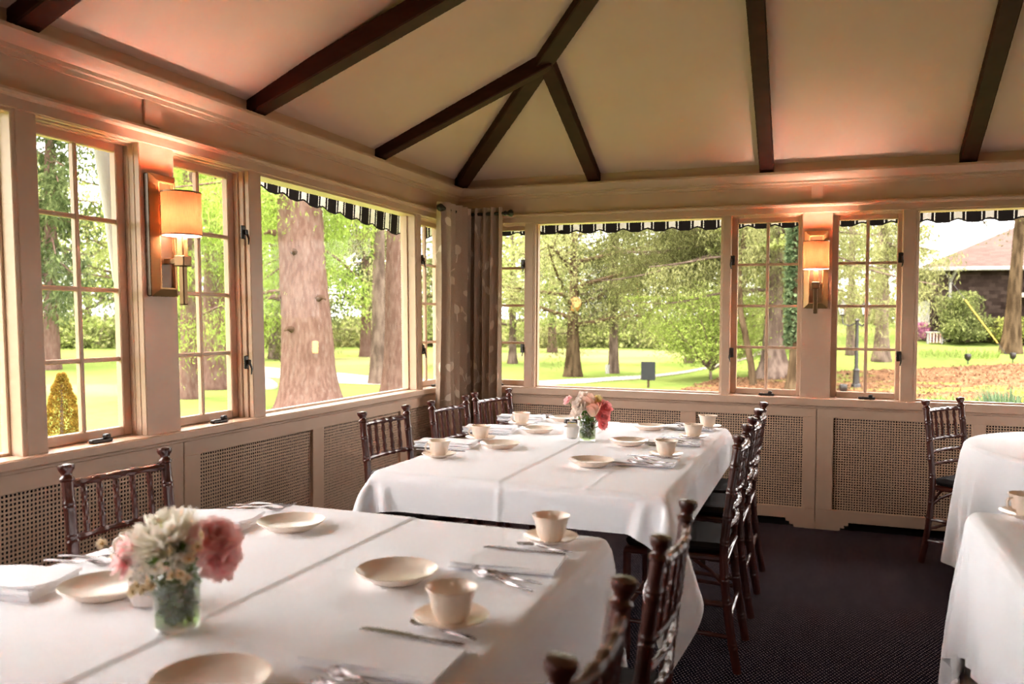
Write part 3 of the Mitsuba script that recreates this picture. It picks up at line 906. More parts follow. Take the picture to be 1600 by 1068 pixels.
def soften(P, U, V, x0, x1, y0, y1):
    """Rounds the bend over the table's edge."""
    P = P.copy()
    ed = np.minimum(np.minimum(U - x0, x1 - U), np.minimum(V - y0, y1 - V))
    k_ = np.clip(1 - np.abs(ed) / 0.045, 0, 1)[1:-1, 1:-1, None]
    for _ in range(2):
        a_ = 0.25 * (P[2:, 1:-1] + P[:-2, 1:-1] + P[1:-1, 2:] + P[1:-1, :-2])
        P[1:-1, 1:-1] += 0.8 * k_ * (a_ - P[1:-1, 1:-1])
    return P


def refine(P, k=2):
    from scipy.ndimage import zoom
    a, b = P.shape[:2]
    return np.stack([zoom(P[..., c], ((a * k - k + 1) / a, (b * k - k + 1) / b), order=3, mode='nearest', grid_mode=False) for c in range(P.shape[-1])], -1)


def rect_table(x0, x1, y0, y1, z, label):
    key = thing('banquet_table', label, 'table')
    part(key, 'table_top', box(x0 + 0.035, x1 - 0.035, y0 + 0.035, y1 - 0.035, z - 0.046, z - 0.022, 0.006), M_BRONZE)
    for x in (x0 + 0.12, x1 - 0.12):
        for y in (y0 + 0.25, y1 - 0.25):
            part(key, 'leg', sweep([[x, y, 0.0], [x, y, z - 0.04]], 0.014, 10), M_BLACKM)
    return key


TZ = 0.75


def clothed(x0, x1, y0, y1, o, ext, seed, label_t, label_c, seam, creases):
    rect_table(x0, x1, y0, y1, TZ, label_t)
    P, U, V, pin = drape(x0, x1, y0, y1, TZ - 0.004, o, ext, seed)
    P = soften(P, U, V, x0, x1, y0, y1)
    Q = refine(np.concatenate([P, U[..., None], V[..., None]], -1), 3)
    P, U, V = Q[..., :3], Q[..., 3], Q[..., 4]
    pin = (U >= x0) & (U <= x1) & (V >= y0) & (V <= y1)
    P = cloth_mesh(P, U, V, pin, x0, x1, y0, y1, seam, creases, seed)
    key = thing('tablecloth', label_c, 'tablecloth')
    part(key, 'linen', sheet(P), M_CLOTH, smooth=True)
    return P[0, -1]


clothed(-1.785, -0.545, 0.42, 2.295, (0.24, 0.27, 0.24, 0.24), [(1, 1, 0.09)], 4, 'banquet table set for tea under the white cloth with the chrysanthemum bouquet',
        'white tablecloth with the chrysanthemum bouquet on it, a pressed crease down its middle', -1.165, [])
clothed(-1.695, -0.485, 2.885, 4.88, (0.15, 0.17, 0.135, 0.15), [(1, -1, 0.24), (-1, -1, 0.04)], 7, 'banquet table set for tea under the white cloth with the tulip vase',
        'white tablecloth with the tulip vase on it, a long pointed corner hanging over the aisle', -1.13, [('y', 3.30), ('x', -0.80)])
CORNER = clothed(0.44, 1.55, 1.80, 3.07, (0.40, 0.36, 0.36, 0.42), [(-1, 1, 0.20)], 11, 'square side table hidden under a long white cloth at the right picture edge',
        'long white tablecloth of the square table at the right picture edge with one tea cup', None, [('x', 0.62)])
part('tablecloth_002', 'care_tag', box(CORNER[0] - 0.004, CORNER[0] + 0.020, CORNER[1] - 0.004, CORNER[1] - 0.001, CORNER[2] - 0.018, CORNER[2] + 0.008), M_PINKTAG, smooth=False, label='small pink care tag')


def round_table(cx, cy, r, z, drop, seed):
    key = thing('round_table', 'round table under a long white cloth beside the angled chair', 'table')
    part(key, 'table_top', moved(lathe([(0.001, z - 0.03), (r - 0.012, z - 0.03), (r - 0.012, z - 0.008), (0.001, z - 0.008)], 48), place_mat(cx, cy)), M_BRONZE)
    part(key, 'pedestal', moved(lathe([(0.26, 0.0), (0.25, 0.02), (0.05, 0.05), (0.04, 0.30), (0.05, z - 0.03)], 24), place_mat(cx, cy)), M_BLACKM)
    th = np.linspace(0, 2 * math.pi, 241)
    rows = []
    for rr in (0.001, 0.3, 0.6, 0.74):
        rows.append(np.stack([r * rr * np.cos(th), r * rr * np.sin(th), z + 0 * th], 1))
    for t in np.linspace(0.80, 1.0, 7):
        a = (t - 0.80) / 0.20 * math.pi / 2
        rows.append(np.stack([(r - 0.03 + 0.03 * math.sin(a)) * np.cos(th), (r - 0.03 + 0.03 * math.sin(a)) * np.sin(th), z - 0.03 + 0.03 * math.cos(a) + 0 * th], 1))
    for t in np.linspace(0.04, 1, 22):
        f = 0.045 * t ** 0.8 * (0.5 + 0.5 * np.sin(17 * th + 0.8 * np.sin(3 * th)) + 0.25 * np.sin(29 * th + 1))
        rad = r + 0.004 + 0.03 * t + f
        rows.append(np.stack([rad * np.cos(th), rad * np.sin(th), z - 0.03 - drop * t + 0 * th], 1))
    P = np.array(rows) + [cx, cy, 0]
    key = thing('tablecloth', 'white cloth hanging in soft folds from the round table', 'tablecloth')
    part(key, 'linen', sheet(P), M_CLOTH, smooth=True)


round_table(1.43, 4.72, 0.76, TZ, 0.60, 3)

# ---------------------------------------------------------------- china and cutlery
CUP_M = lathe([(0.001, 0.006), (0.024, 0.006), (0.024, 0.0), (0.028, 0.0), (0.030, 0.006), (0.0355, 0.013), (0.0400, 0.026), (0.0428, 0.042), (0.0460, 0.056), (0.0528, 0.067), (0.0518, 0.0685), (0.0488, 0.066), (0.0430, 0.055), (0.0398, 0.041), (0.0368, 0.026), (0.0310, 0.015), (0.020, 0.011), (0.001, 0.010)], 40)
_t = np.linspace(-0.15, 1.15, 16) * math.pi
HANDLE_M = sweep(np.stack([0.041 + 0.0225 * np.sin(_t) + 0.004 * np.cos(_t), 0 * _t, 0.038 + 0.021 * np.cos(_t)], 1), 0.0042, 8)
SAUCER_M = lathe([(0.001, 0.003), (0.026, 0.003), (0.027, 0.0), (0.032, 0.0), (0.036, 0.004), (0.060, 0.010), (0.076, 0.019), (0.0745, 0.0205), (0.058, 0.0135), (0.034, 0.0075), (0.001, 0.0065)], 44)
PLATE_M = lathe([(0.001, 0.003), (0.054, 0.003), (0.055, 0.0), (0.060, 0.0), (0.066, 0.004), (0.083, 0.014), (0.096, 0.024), (0.0945, 0.0255), (0.080, 0.0175), (0.062, 0.0078), (0.001, 0.0065)], 52)
CUP_D, HANDLE_D, SAUCER_D, PLATE_D = (mikit.ply(m, M_IVORY, 50) for m in (CUP_M, HANDLE_M, SAUCER_M, PLATE_M))


def flat(poly, t, bend):
    m = trimesh.creation.extrude_polygon(poly, t, engine='earcut')
    v = m.vertices
    v[:, 2] += bend(v[:, 0], v[:, 1])
    return m


def outline(xs, ws, hole=()):
    return sg.Polygon(list(zip(xs, ws)) + list(zip(xs[::-1], [-w for w in ws[::-1]])), hole)


_x = np.linspace(0, 0.10, 14)
_hx = np.concatenate([np.linspace(0, 0.118, 12)])
_hw = np.concatenate([[0.0035, 0.0052, 0.0056, 0.0052, 0.0046, 0.004, 0.0035, 0.0031, 0.0028, 0.0026, 0.0026, 0.003]])
fork_p = outline(np.concatenate([_hx, [0.126, 0.134, 0.142, 0.150]]), np.concatenate([_hw, [0.006, 0.0105, 0.012, 0.012]]))
for yy in (-0.0105, -0.0035, 0.0035, 0.0105):
    fork_p = fork_p.union(sg.Polygon([(0.148, yy - 0.0017), (0.192, yy * 0.9 - 0.0010), (0.194, yy * 0.9), (0.192, yy * 0.9 + 0.0010), (0.148, yy + 0.0017)]))
FORK_M = flat(fork_p.segmentize(0.006), 0.0022, lambda x, y: 0.008 * np.exp(-((x - 0.125) / 0.03) ** 2) + 0.010 * np.clip((x - 0.16) / 0.034, 0, 1) ** 2 + 0.004 * np.exp(-((x - 0.02) / 0.05) ** 2))
_a = np.linspace(-1, 1, 15)
spoon_p = outline(_hx, _hw).union(sg.Polygon([(0.142 + 0.026 * math.cos(t), (0.0165 - 0.003 * math.cos(t)) * math.sin(t)) for t in np.linspace(0, 2 * math.pi, 40)]))
SPOON_M = flat(spoon_p.segmentize(0.005), 0.0020, lambda x, y: np.where(x > 0.112, -0.006 * np.clip(1 - ((x - 0.142) / 0.028) ** 2 - (y / 0.018) ** 2, 0, 1) + 0.006, 0.006 * np.exp(-((x - 0.108) / 0.02) ** 2) + 0.004 * np.exp(-((x - 0.02) / 0.05) ** 2)))
knife_p = sg.Polygon([(0.0, -0.004), (0.004, -0.0062), (0.06, -0.0048), (0.105, -0.0048), (0.112, -0.0085), (0.18, -0.0095), (0.205, -0.0065), (0.218, 0.002), (0.217, 0.0048), (0.115, 0.0048), (0.06, 0.0048), (0.004, 0.0062), (0.0, 0.004)])
KNIFE_M = flat(knife_p.segmentize(0.02), 0.0028, lambda x, y: 0 * x)
FORK_D, SPOON_D, KNIFE_D = (mikit.ply(m, M_STEEL, 30) for m in (FORK_M, SPOON_M, KNIFE_M))


def napkin_mesh(L, W, h, seed, roll=0.0):
    """Folded linen: rounded layers along one long side, laid as a loose pad."""
    rng = np.random.default_rng(seed)
    lay = []
    n = 3
    t = h / n
    for i in range(n):
        c = np.linspace(-L / 2, L / 2, 22)
        prof = []
        w0, w1 = -W / 2 + 0.006 * i, W / 2 - 0.004 * i - 0.003 * rng.random()
        for s in np.linspace(0, 1, 12):
            prof.append((w0 + (w1 - w0) * s, t * (i + 0.9)))
        for a in np.linspace(0, math.pi, 7)[1:-1]:
            prof.append((w1 + t * 0.45 * math.sin(a), t * (i + 0.45) + t * 0.45 * math.cos(a)))
        for s in np.linspace(1, 0, 12):
            prof.append((w0 + (w1 - w0) * s, t * i))
        for a in np.linspace(math.pi, 2 * math.pi, 5)[1:-1]:
            prof.append((w0 + t * 0.45 * math.sin(a), t * (i + 0.45) + t * 0.45 * math.cos(a)))
        prof = np.array(prof)
        path = np.stack([np.repeat(c[:, None], len(prof), 1), np.repeat(prof[None, :, 0], 22, 0), np.repeat(prof[None, :, 1], 22, 0)], -1)
        sk = rng.normal(0, 0.01)
        path[..., 1] += sk * path[..., 0] / L
        q = path.reshape(-1, 3)
        nz = meshkit.noise(np.stack([q[:, 0] * 14, q[:, 1] * 14, 0 * q[:, 0] + i], -1), seed) - 0.5
        path[..., 2] += nz.reshape(path.shape[:2]) * 0.006 * (path[..., 2] / h) + roll * np.clip((path[..., 1] - W * 0.2) / (W * 0.3), 0, 1) ** 2 * (path[..., 2] / h)
        path = np.concatenate([path, path[:, :1]], 1)
        m = sheet(path)
        caps = []
        for e in (0, -1):
            ring = path[e, :-1]
            ctr = ring.mean(0)
            k = len(ring)
            caps.append(trimesh.Trimesh(np.vstack([ring, ctr]), [[j, (j + 1) % k, k] for j in range(k)], process=False))
        lay.append(cat(m, caps))
    return cat(lay)


NAP = [mikit.ply(napkin_mesh(0.265, 0.165, 0.011, 1), M_CLOTH, 50), mikit.ply(napkin_mesh(0.27, 0.175, 0.024, 2, 0.010), M_CLOTH, 50)]


def put(name, d, x, y, z, deg, label, catg, group=None, tilt=None):
    M = place_mat(x, y, z, deg)
    if tilt is not None:
        M = M @ np.array(trimesh.transformations.rotation_matrix(math.radians(tilt[0]), tilt[1:]))
    key = numbered(name)
    scene[key] = {**d, 'to_world': T(M.tolist())}
    return tag(key, label, catg, group)


def cup_and_saucer(x, y, deg, where, z=TZ):
    s = put('saucer', SAUCER_D, x, y, z, 0, f'ivory saucer under tea cup {where}', 'saucer', 'ivory saucers under the tea cups')
    c = thing('tea_cup', f'empty ivory tea cup {where}', 'cup', 'ivory tea cups')
    M = T(place_mat(x, y, z + 0.0068, deg).tolist())
    part(c, 'bowl', {**CUP_D, 'to_world': M}, None)
    part(c, 'handle', {**HANDLE_D, 'to_world': M}, None)


def setting(px, py, where, side, napk=0, full=True, rng=None, far=0):
    """A place set for tea: side +1 sits at the aisle (facing the windows), -1 at the window side."""
    s = side
    deg = 180 if s > 0 else 0                     # cutlery points away from the sitter
    put('tea_plate', PLATE_D, px, py, TZ, 0, f'empty ivory tea plate {where}', 'plate', 'ivory tea plates')
    ex = px + s * 0.325
    if s > 0:
        nx_, ny_, na, kd, sd, f0, f1 = 0.195, 0.222 if far == 0 else 0.135, 2, (0.295 if far == 0 else 0.215), 0.345 if far == 0 else 0.262, (0.075, -12), (0.020, -22)
        if far:
            f0, f1 = (0.060, -20), (0.0, -16)
    else:
        nx_, ny_, na, kd, sd, f0, f1 = 0.255, 0.045, 190, 0.185, 0.225, (-0.125, 10), (-0.165, 18)
    put('napkin', NAP[napk], px + s * nx_, py + s * ny_, TZ + 0.0005, na + rng.uniform(-5, 5), f'folded white linen napkin {where}', 'napkin', 'folded white napkins')
    h = 0.0125 if s > 0 else 0.0
    put('dinner_knife', KNIFE_D, ex - s * 0.005, py + s * kd, TZ + h + 0.001, deg + rng.uniform(-5, 5), f'steel knife {where}', 'knife', 'steel knives')
    put('teaspoon', SPOON_D, ex - s * 0.002, py + s * sd, TZ + 0.002, deg + rng.uniform(-16, -8), f'steel teaspoon {where}', 'spoon', 'steel teaspoons')
    hf = 0.0135 if far and s > 0 else 0.001
    put('dinner_fork', FORK_D, ex + s * 0.005, py + s * f0[0], TZ + hf, deg + f0[1] + rng.uniform(-4, 4), f'inner steel fork {where}', 'fork', 'steel forks')
    put('dinner_fork', FORK_D, ex + s * 0.004, py + s * f1[0], TZ + hf, deg + f1[1] + rng.uniform(-4, 4), f'outer steel fork {where}', 'fork', 'steel forks')


rg = np.random.default_rng(5)
SET = [(-0.925, 1.714, 'at the chrysanthemum table\'s aisle side beside the hanging cloth corner', 1, 0, (-0.690, 2.155)),
       (-0.925, 1.083, 'at the chrysanthemum table\'s aisle side by the bottom picture edge', 1, 0, (-0.688, 1.502)),
       (-1.431, 2.014, 'at the chrysanthemum table\'s window side near the tulip table', -1, 1, (-1.575, 1.600)),
       (-1.464, 1.382, 'at the chrysanthemum table\'s window side by the left picture edge', -1, 1, (-1.57, 0.98)),
       (-0.903, 3.366, 'at the tulip table\'s aisle place nearest the chrysanthemum table', 1, 0, (-0.650, 3.690)),
       (-0.885, 3.991, 'at the tulip table\'s middle aisle place', 1, 0, (-0.622, 4.325)),
       (-0.902, 4.590, 'at the tulip table\'s aisle place by the end wall', 1, 0, (-0.606, 4.76)),
       (-1.425, 3.648, 'at the tulip table\'s window place nearest the chrysanthemum table', -1, 1, (-1.571, 3.290)),
       (-1.433, 4.224, 'at the tulip table\'s middle window place', -1, 1, (-1.600, 3.830)),
       (-1.447, 4.760, 'at the tulip table\'s window place by the curtain', -1, 1, (-1.610, 4.456))]
for px, py, where, s, nk, cup in SET:
    setting(px, py, where, s, nk, True, rg, int(py > 2.8))
    cup_and_saucer(cup[0], cup[1], 112 if s > 0 else 228, where)
cup_and_saucer(0.600, 2.985, 205, 'on the square table at the right picture edge')

# ---------------------------------------------------------------- bouquets
RT = np.array([0.936, 0.351, 0.0])
FW = np.array([-0.351, 0.936, 0.0])


def at(base, r, z, f=0.0):
    return np.array([base[0], base[1], 0]) + RT * r + FW * f + np.array([0, 0, z])


def petals(centre, axis, layers, rng, cup=0.3):
    """layers: (count, radius, length, width, lift, colour a, colour b); each petal a curved strip of quads."""
    axis = np.array(axis, float) / np.linalg.norm(axis)
    u = np.cross(axis, [0.3, 0.9, 0.1])
    u /= np.linalg.norm(u)
    w = np.cross(axis, u)
    V, F, C = [], [], []
    for n, r0, L, W, lift, ca, cb in layers:
        for i in range(n):
            a = 2 * math.pi * (i + rng.uniform(-0.35, 0.35)) / n
            d = u * math.cos(a) + w * math.sin(a)
            t = -u * math.sin(a) + w * math.cos(a)
            k = 5
            s = np.linspace(0, 1, k)
            el = lift + rng.normal(0, 0.10)
            ln = L * rng.uniform(0.85, 1.12)
            ang = el + cup * s
            rr = r0 + np.concatenate([[0], np.cumsum(np.cos(ang[:-1]) * ln / (k - 1))])
            hh = np.concatenate([[0], np.cumsum(np.sin(ang[:-1]) * ln / (k - 1))])
            ww = W * np.sin(np.pi * (0.12 + 0.80 * s)) ** 0.7
            P = np.array(centre)[None] + d[None] * rr[:, None] + axis[None] * hh[:, None]
            b = len(V)
            mix_ = rng.random()
            for j in range(k):
                for sd in (-1, 0, 1):
                    V.append(P[j] + t * sd * ww[j] / 2 + axis * (abs(sd) * 0.25 * ww[j]))
                    c = np.array(ca) * (1 - s[j]) + np.array(cb) * s[j]
                    C.append(c * (0.9 + 0.2 * mix_))
            for j in range(k - 1):
                for q in (0, 1):
                    x = b + 3 * j + q
                    F += [[x, x + 1, x + 4], [x, x + 4, x + 3]]
    return trimesh.Trimesh(np.array(V), np.array(F), process=False), np.clip(np.array(C), 0, 1)


def flower(name, label, catg, centre, axis, layers, base, rng, cup=0.3, group=None, heart=None, stem_r=0.0022):
    key = thing(name, label, catg, group)
    m, c = petals(centre, axis, layers, rng, cup)
    part(key, 'petals', m, M_PETAL, smooth=True, color=c)
    if heart:
        part(key, 'centre', ball(np.array(centre) + np.array(axis) / np.linalg.norm(axis) * heart[2], heart[0], 2, (1, 1, 1)) if False else moved(ball((0, 0, 0), heart[0], 2), trimesh.transformations.translation_matrix(np.array(centre) + np.array(axis) / np.linalg.norm(axis) * heart[2])), heart[1])
    c0 = np.array(centre, float)
    b = np.array(base, float)
    mid = 0.5 * (c0 + b) + np.array([0, 0, 0.01])
    part(key, 'stem', sweep([c0, 0.6 * mid + 0.4 * c0, mid, b], stem_r, 6), M_STEM)
    return key


def leaf_sprays(name, label, centre, n, spread, size, rng, zr=(0.0, 0.1), up=1.0):
    V, C = [], []
    for i in range(n):
        a = rng.uniform(0, 2 * math.pi)
        r = spread * math.sqrt(rng.random())
        p = np.array([centre[0] + r * math.cos(a), centre[1] + r * math.sin(a), centre[2] + rng.uniform(*zr)])
        d = rng.normal(0, 0.6, 3) + np.array([0.5 * math.cos(a), 0.5 * math.sin(a), 0.9]) * up
        if up == 0:
            d = rng.normal(0, 1, 3) - np.array([0.8 * math.cos(a) * r / spread, 0.8 * math.sin(a) * r / spread, 0])
        d[2] = max(d[2], -0.25) if up else d[2]
        d /= np.linalg.norm(d)
        t = np.cross(d, rng.normal(0, 1, 3))
        t /= np.linalg.norm(t)
        L, W = size * rng.uniform(0.7, 1.3), size * rng.uniform(0.40, 0.62)
        V.append([p, p + d * L * 0.5 + t * W / 2, p + d * L, p + d * L * 0.5 - t * W / 2])
        col = np.array([0.075, 0.14, 0.022]) * rng.uniform(0.6, 1.8)
        C += [col] * 4
    return single(name, quads(np.array(V)), M_LEAF, label, 'leaves', kind='stuff', smooth=False, color=np.clip(np.array(C), 0, 1))


WHITE_A, WHITE_B = (0.84, 0.80, 0.62), (0.92, 0.88, 0.82)
PINK_A, PINK_B = (0.92, 0.42, 0.46), (0.96, 0.72, 0.70)


def jar(base, r, h, label):
    key = thing('glass_vase', label, 'vase')
    M = place_mat(base[0], base[1], TZ)
    part(key, 'glass', moved(lathe([(0.001, 0.003), (r * 0.9, 0.003), (r, 0.010), (r, h * 0.80), (r * 0.93, h * 0.90), (r * 0.86, h * 0.94), (r * 0.88, h)], 40), M), M_JAR, smooth=True)
    part(key, 'base', moved(lathe([(0.001, 0.0), (r * 0.95, 0.0), (r * 0.97, 0.004), (r * 0.9, 0.006), (0.001, 0.006)], 40), M), M_JAR, smooth=True)
    part(key, 'water', moved(lathe([(0.001, 0.007), (r * 0.93, 0.010), (r * 0.95, 0.02), (r * 0.95, h * 0.74), (0.001, h * 0.74)], 32), M), M_WATER, smooth=True)
    part(key, 'rim', moved(lathe([(r * 0.86, h * 0.99), (r * 0.92, h * 0.995), (r * 0.92, h * 1.02), (r * 0.86, h * 1.02)], 40), M), M_JAR, smooth=True)
    return key


rb = np.random.default_rng(21)
V1 = (-1.178, 1.285)
jar(V1, 0.044, 0.122, 'green-filled glass jar vase holding the chrysanthemum bouquet')
leaf_sprays('vase_greenery', 'green leaves and stems packed inside the chrysanthemum vase', (V1[0], V1[1], TZ + 0.010), 1000, 0.029, 0.024, rb, (0.014, 0.108), 0.0)
leaf_sprays('bouquet_greenery', 'green sprigs spilling over the rim of the chrysanthemum vase', (V1[0], V1[1], TZ + 0.124), 70, 0.048, 0.028, rb, (0.0, 0.03))
b1 = (V1[0], V1[1], TZ + 0.03)
chr_layers = [(n_, 0.010, L_, 0.0125, e_, WHITE_A, WHITE_B) for n_, L_, e_ in ((44, 0.056, -1.15), (50, 0.066, -0.85), (54, 0.070, -0.55), (56, 0.072, -0.25), (56, 0.072, 0.05), (52, 0.070, 0.32), (46, 0.066, 0.58), (40, 0.060, 0.82))]
chr_layers += [(28, 0.006, 0.050, 0.010, 1.05, (0.70, 0.72, 0.30), WHITE_B), (20, 0.004, 0.040, 0.008, 1.25, (0.45, 0.56, 0.06), (0.72, 0.74, 0.34))]
flower('chrysanthemum', 'big white chrysanthemum with a green eye topping the bouquet of the near table', 'flower', at(V1, -0.018, TZ + 0.168), (-0.1, -0.30, 1.0), chr_layers, b1, rb, 0.65)
carn = lambda s: [(16, 0.006, 0.046 * s, 0.030 * s, -0.2, PINK_A, PINK_B), (16, 0.006, 0.046 * s, 0.030 * s, 0.25, PINK_A, PINK_B), (14, 0.004, 0.042 * s, 0.026 * s, 0.7, PINK_A, PINK_B), (10, 0.003, 0.034 * s, 0.020 * s, 1.1, PINK_A, PINK_B)]  # noqa: E731
flower('carnation', 'pink carnation at the left of the chrysanthemum bouquet', 'flower', at(V1, -0.088, TZ + 0.138), (-0.7, -0.5, 0.45), carn(0.95), b1, rb)
flower('carnation', 'coral pink carnation at the right of the chrysanthemum bouquet', 'flower', at(V1, 0.074, TZ + 0.172), (0.6, -0.3, 0.7), carn(1.0), b1, rb)
flower('carnation', 'pale coral carnation drooping lowest at the right of the chrysanthemum bouquet', 'flower', at(V1, 0.086, TZ + 0.142, -0.01), (0.9, -0.2, 0.05), carn(0.9), b1, rb)
WAX = [(0.012, 0.168), (0.045, 0.150), (0.058, 0.164), (0.014, 0.118), (0.030, 0.123), (-0.052, 0.100), (-0.040, 0.092), (-0.030, 0.108), (0.072, 0.198), (-0.118, 0.178), (-0.060, 0.088), (0.042, 0.112), (-0.026, 0.096), (0.062, 0.175)]
for r, z in WAX:
    flower('waxflower', 'tiny cream waxflower with an orange eye in the chrysanthemum bouquet', 'flower', at(V1, r, TZ + z, -0.055), (rb.normal(0, 0.4), -0.9, 0.3 + rb.normal(0, 0.3)),
           [(5, 0.002, 0.011, 0.010, 0.35, (0.80, 0.62, 0.36), (0.86, 0.76, 0.60))], b1, rb, 0.2, 'tiny cream waxflowers of the near bouquet', (0.0034, M_YELLOW, 0.002), 0.0009)

V2 = (-1.104, 4.035)
jar(V2, 0.041, 0.125, 'clear glass jar vase holding tulips on the far table')
leaf_sprays('vase_greenery', 'green stems packed inside the tulip vase', (V2[0], V2[1], TZ + 0.012), 700, 0.026, 0.024, rb, (0.012, 0.10), 0.0)
leaf_sprays('bouquet_greenery', 'dark green leaves under the blooms of the tulip vase', (V2[0], V2[1], TZ + 0.122), 60, 0.040, 0.040, rb, (0.0, 0.04))
b2 = (V2[0], V2[1], TZ + 0.03)
TUL = lambda a, b: [(3, 0.010, 0.075, 0.050, 1.15, a, b), (3, 0.012, 0.075, 0.052, 1.05, a, b)]  # noqa: E731
flower('tulip', 'peach and pink tulip bud at the front of the far vase', 'flower', at(V2, 0.022, TZ + 0.128, -0.05), (0.05, -0.25, 1.0), TUL((0.85, 0.74, 0.60), (0.88, 0.42, 0.32)), b2, rb, 0.45)
flower('tulip', 'pale pink tulip behind the front tulip of the far vase', 'flower', at(V2, 0.010, TZ + 0.155, -0.02), (-0.1, -0.2, 1.0), TUL((0.85, 0.72, 0.55), (0.86, 0.56, 0.46)), b2, rb, 0.45)
STK = lambda c: [(12, 0.004, 0.036, 0.024, 0.0, c, c), (12, 0.004, 0.034, 0.022, 0.45, c, c), (9, 0.003, 0.028, 0.018, 0.9, c, c)]  # noqa: E731
for i, (r, z, f) in enumerate(((-0.050, 0.180, -0.03), (-0.025, 0.215, 0.0), (-0.055, 0.140, -0.02), (-0.030, 0.165, -0.05))):
    flower('stock_flower', 'white stock bloom at the left of the tulip vase', 'flower', at(V2, r, TZ + z, f), (-0.5, -0.6, 0.6), STK((0.84, 0.76, 0.70)), b2, rb, 0.3, 'white stock blooms of the tulip vase')
flower('chrysanthemum', 'cream yellow chrysanthemum at the top of the tulip vase', 'flower', at(V2, 0.040, TZ + 0.195, 0.0), (0.2, -0.5, 0.9),
       [(26, 0.005, 0.044, 0.011, -0.2, (0.78, 0.66, 0.26), (0.82, 0.70, 0.40)), (24, 0.005, 0.042, 0.010, 0.2, (0.78, 0.66, 0.26), (0.82, 0.70, 0.40)), (18, 0.004, 0.034, 0.009, 0.7, (0.74, 0.62, 0.20), (0.80, 0.68, 0.34))], b2, rb)
for r, z, lab in ((0.080, 0.165, 'coral pink carnation high at the right of the tulip vase'), (0.070, 0.125, 'coral pink carnation below it at the right of the tulip vase')):
    flower('carnation', lab, 'flower', at(V2, r, TZ + z, -0.02), (0.6, -0.5, 0.3), [(n, a, L * 0.8, W * 0.8, e, (0.90, 0.27, 0.30), (0.92, 0.44, 0.43)) for n, a, L, W, e, _, _ in carn(1.0)], b2, rb)
flower('carnation', 'small pink bud standing off at the left of the tulip vase', 'flower', at(V2, -0.100, TZ + 0.200, 0.0), (-0.6, -0.3, 0.6), [(n, a, L * 0.5, W * 0.5, e, c, d) for n, a, L, W, e, c, d in carn(1.0)], b2, rb)
flower('carnation', 'small coral bloom hanging lowest at the right of the tulip vase', 'flower', at(V2, 0.072, TZ + 0.085, -0.03), (0.4, -0.7, -0.2), [(n, a, L * 0.45, W * 0.45, e, (0.90, 0.27, 0.30), (0.92, 0.44, 0.43)) for n, a, L, W, e, _, _ in carn(1.0)], b2, rb)


def caddy(x, y, deg, where):
    key = thing('sugar_caddy', f'small white china sugar caddy {where}', 'sugar bowl')
    M = place_mat(x, y, TZ, deg)
    m = lathe([(0.001, 0.002), (0.026, 0.002), (0.030, 0.006), (0.036, 0.030), (0.0405, 0.060), (0.0385, 0.060), (0.034, 0.030), (0.028, 0.010), (0.001, 0.008)], 40)
    v = m.vertices
    a = np.arctan2(v[:, 1], v[:, 0])
    s = (np.abs(np.cos(a)) ** 4 + np.abs(np.sin(a)) ** 4) ** -0.25
    v[:, :2] *= (0.35 + 0.65 * s)[:, None]
    part(key, 'bowl', moved(m, M), M_WHITEC, smooth=50)
    cols = [(0.80, 0.76, 0.70), (0.78, 0.62, 0.20), (0.16, 0.24, 0.42), (0.80, 0.76, 0.72), (0.72, 0.35, 0.36), (0.80, 0.77, 0.72)]
    for i in range(6):
        b = box(-0.022, 0.022, -0.028 + 0.0105 * i, -0.0225 + 0.0105 * i, 0.012, 0.078 + 0.003 * (i % 3), 0.0)
        p = single('sugar_packet', moved(b, M), M_PETAL, f'{["white", "yellow", "blue", "white", "pink", "white"][i]} sugar packet standing in the caddy {where}', 'packet', f'sugar packets in the caddy {where}', smooth=False, color=np.tile(cols[i], (len(b.vertices), 1)))
    for j, (dx, nm) in enumerate(((-0.020, 'salt'), (0.020, 'pepper'))):
        q = np.array([x, y, 0]) + RT * dx + FW * 0.062
        s = thing('shaker', f'small glass {nm} shaker with a dark cap behind the caddy {where}', 'shaker')
        part(s, 'glass', moved(lathe([(0.001, 0.0), (0.015, 0.0), (0.0165, 0.004), (0.0145, 0.070), (0.001, 0.070)], 24), place_mat(q[0], q[1], TZ)), M_WHITEC)
        part(s, 'cap', moved(lathe([(0.0152, 0.068), (0.0152, 0.082), (0.011, 0.090), (0.001, 0.092)], 24), place_mat(q[0], q[1], TZ)), M_BLACKM, label='dark screw cap')


caddy(-1.203, 4.089, 20, 'beside the tulip vase')
caddy(-1.325, 1.365, 20, 'beside the chrysanthemum vase')

# ---------------------------------------------------------------- outdoors: ground
def ground_z(x, y):
    x, y = np.asarray(x, float), np.asarray(y, float)
    D = np.hypot(x, y)
    w = np.clip((x + 6) / 6, 0, 1)
    w = w * w * (3 - 2 * w)
    w = w * np.clip(y / 8, 0, 1)
    return -0.6 + w * 1.1 * np.clip((D - 20) / 16, 0, 1.6)


gx = np.concatenate([np.linspace(-200, -30, 35), np.linspace(-29, 20, 100), np.linspace(22, 90, 20)])
gy = np.concatenate([np.linspace(-40, 4, 12), np.linspace(5, 60, 110), np.linspace(64, 220, 30)])
GX, GY = np.meshgrid(gx, gy, indexing='ij')
single('ground', sheet(np.stack([GX, GY, ground_z(GX, GY)], -1)), M_GRASS, 'bright green mown lawn sloping round the building', 'lawn', kind='structure', smooth=True)


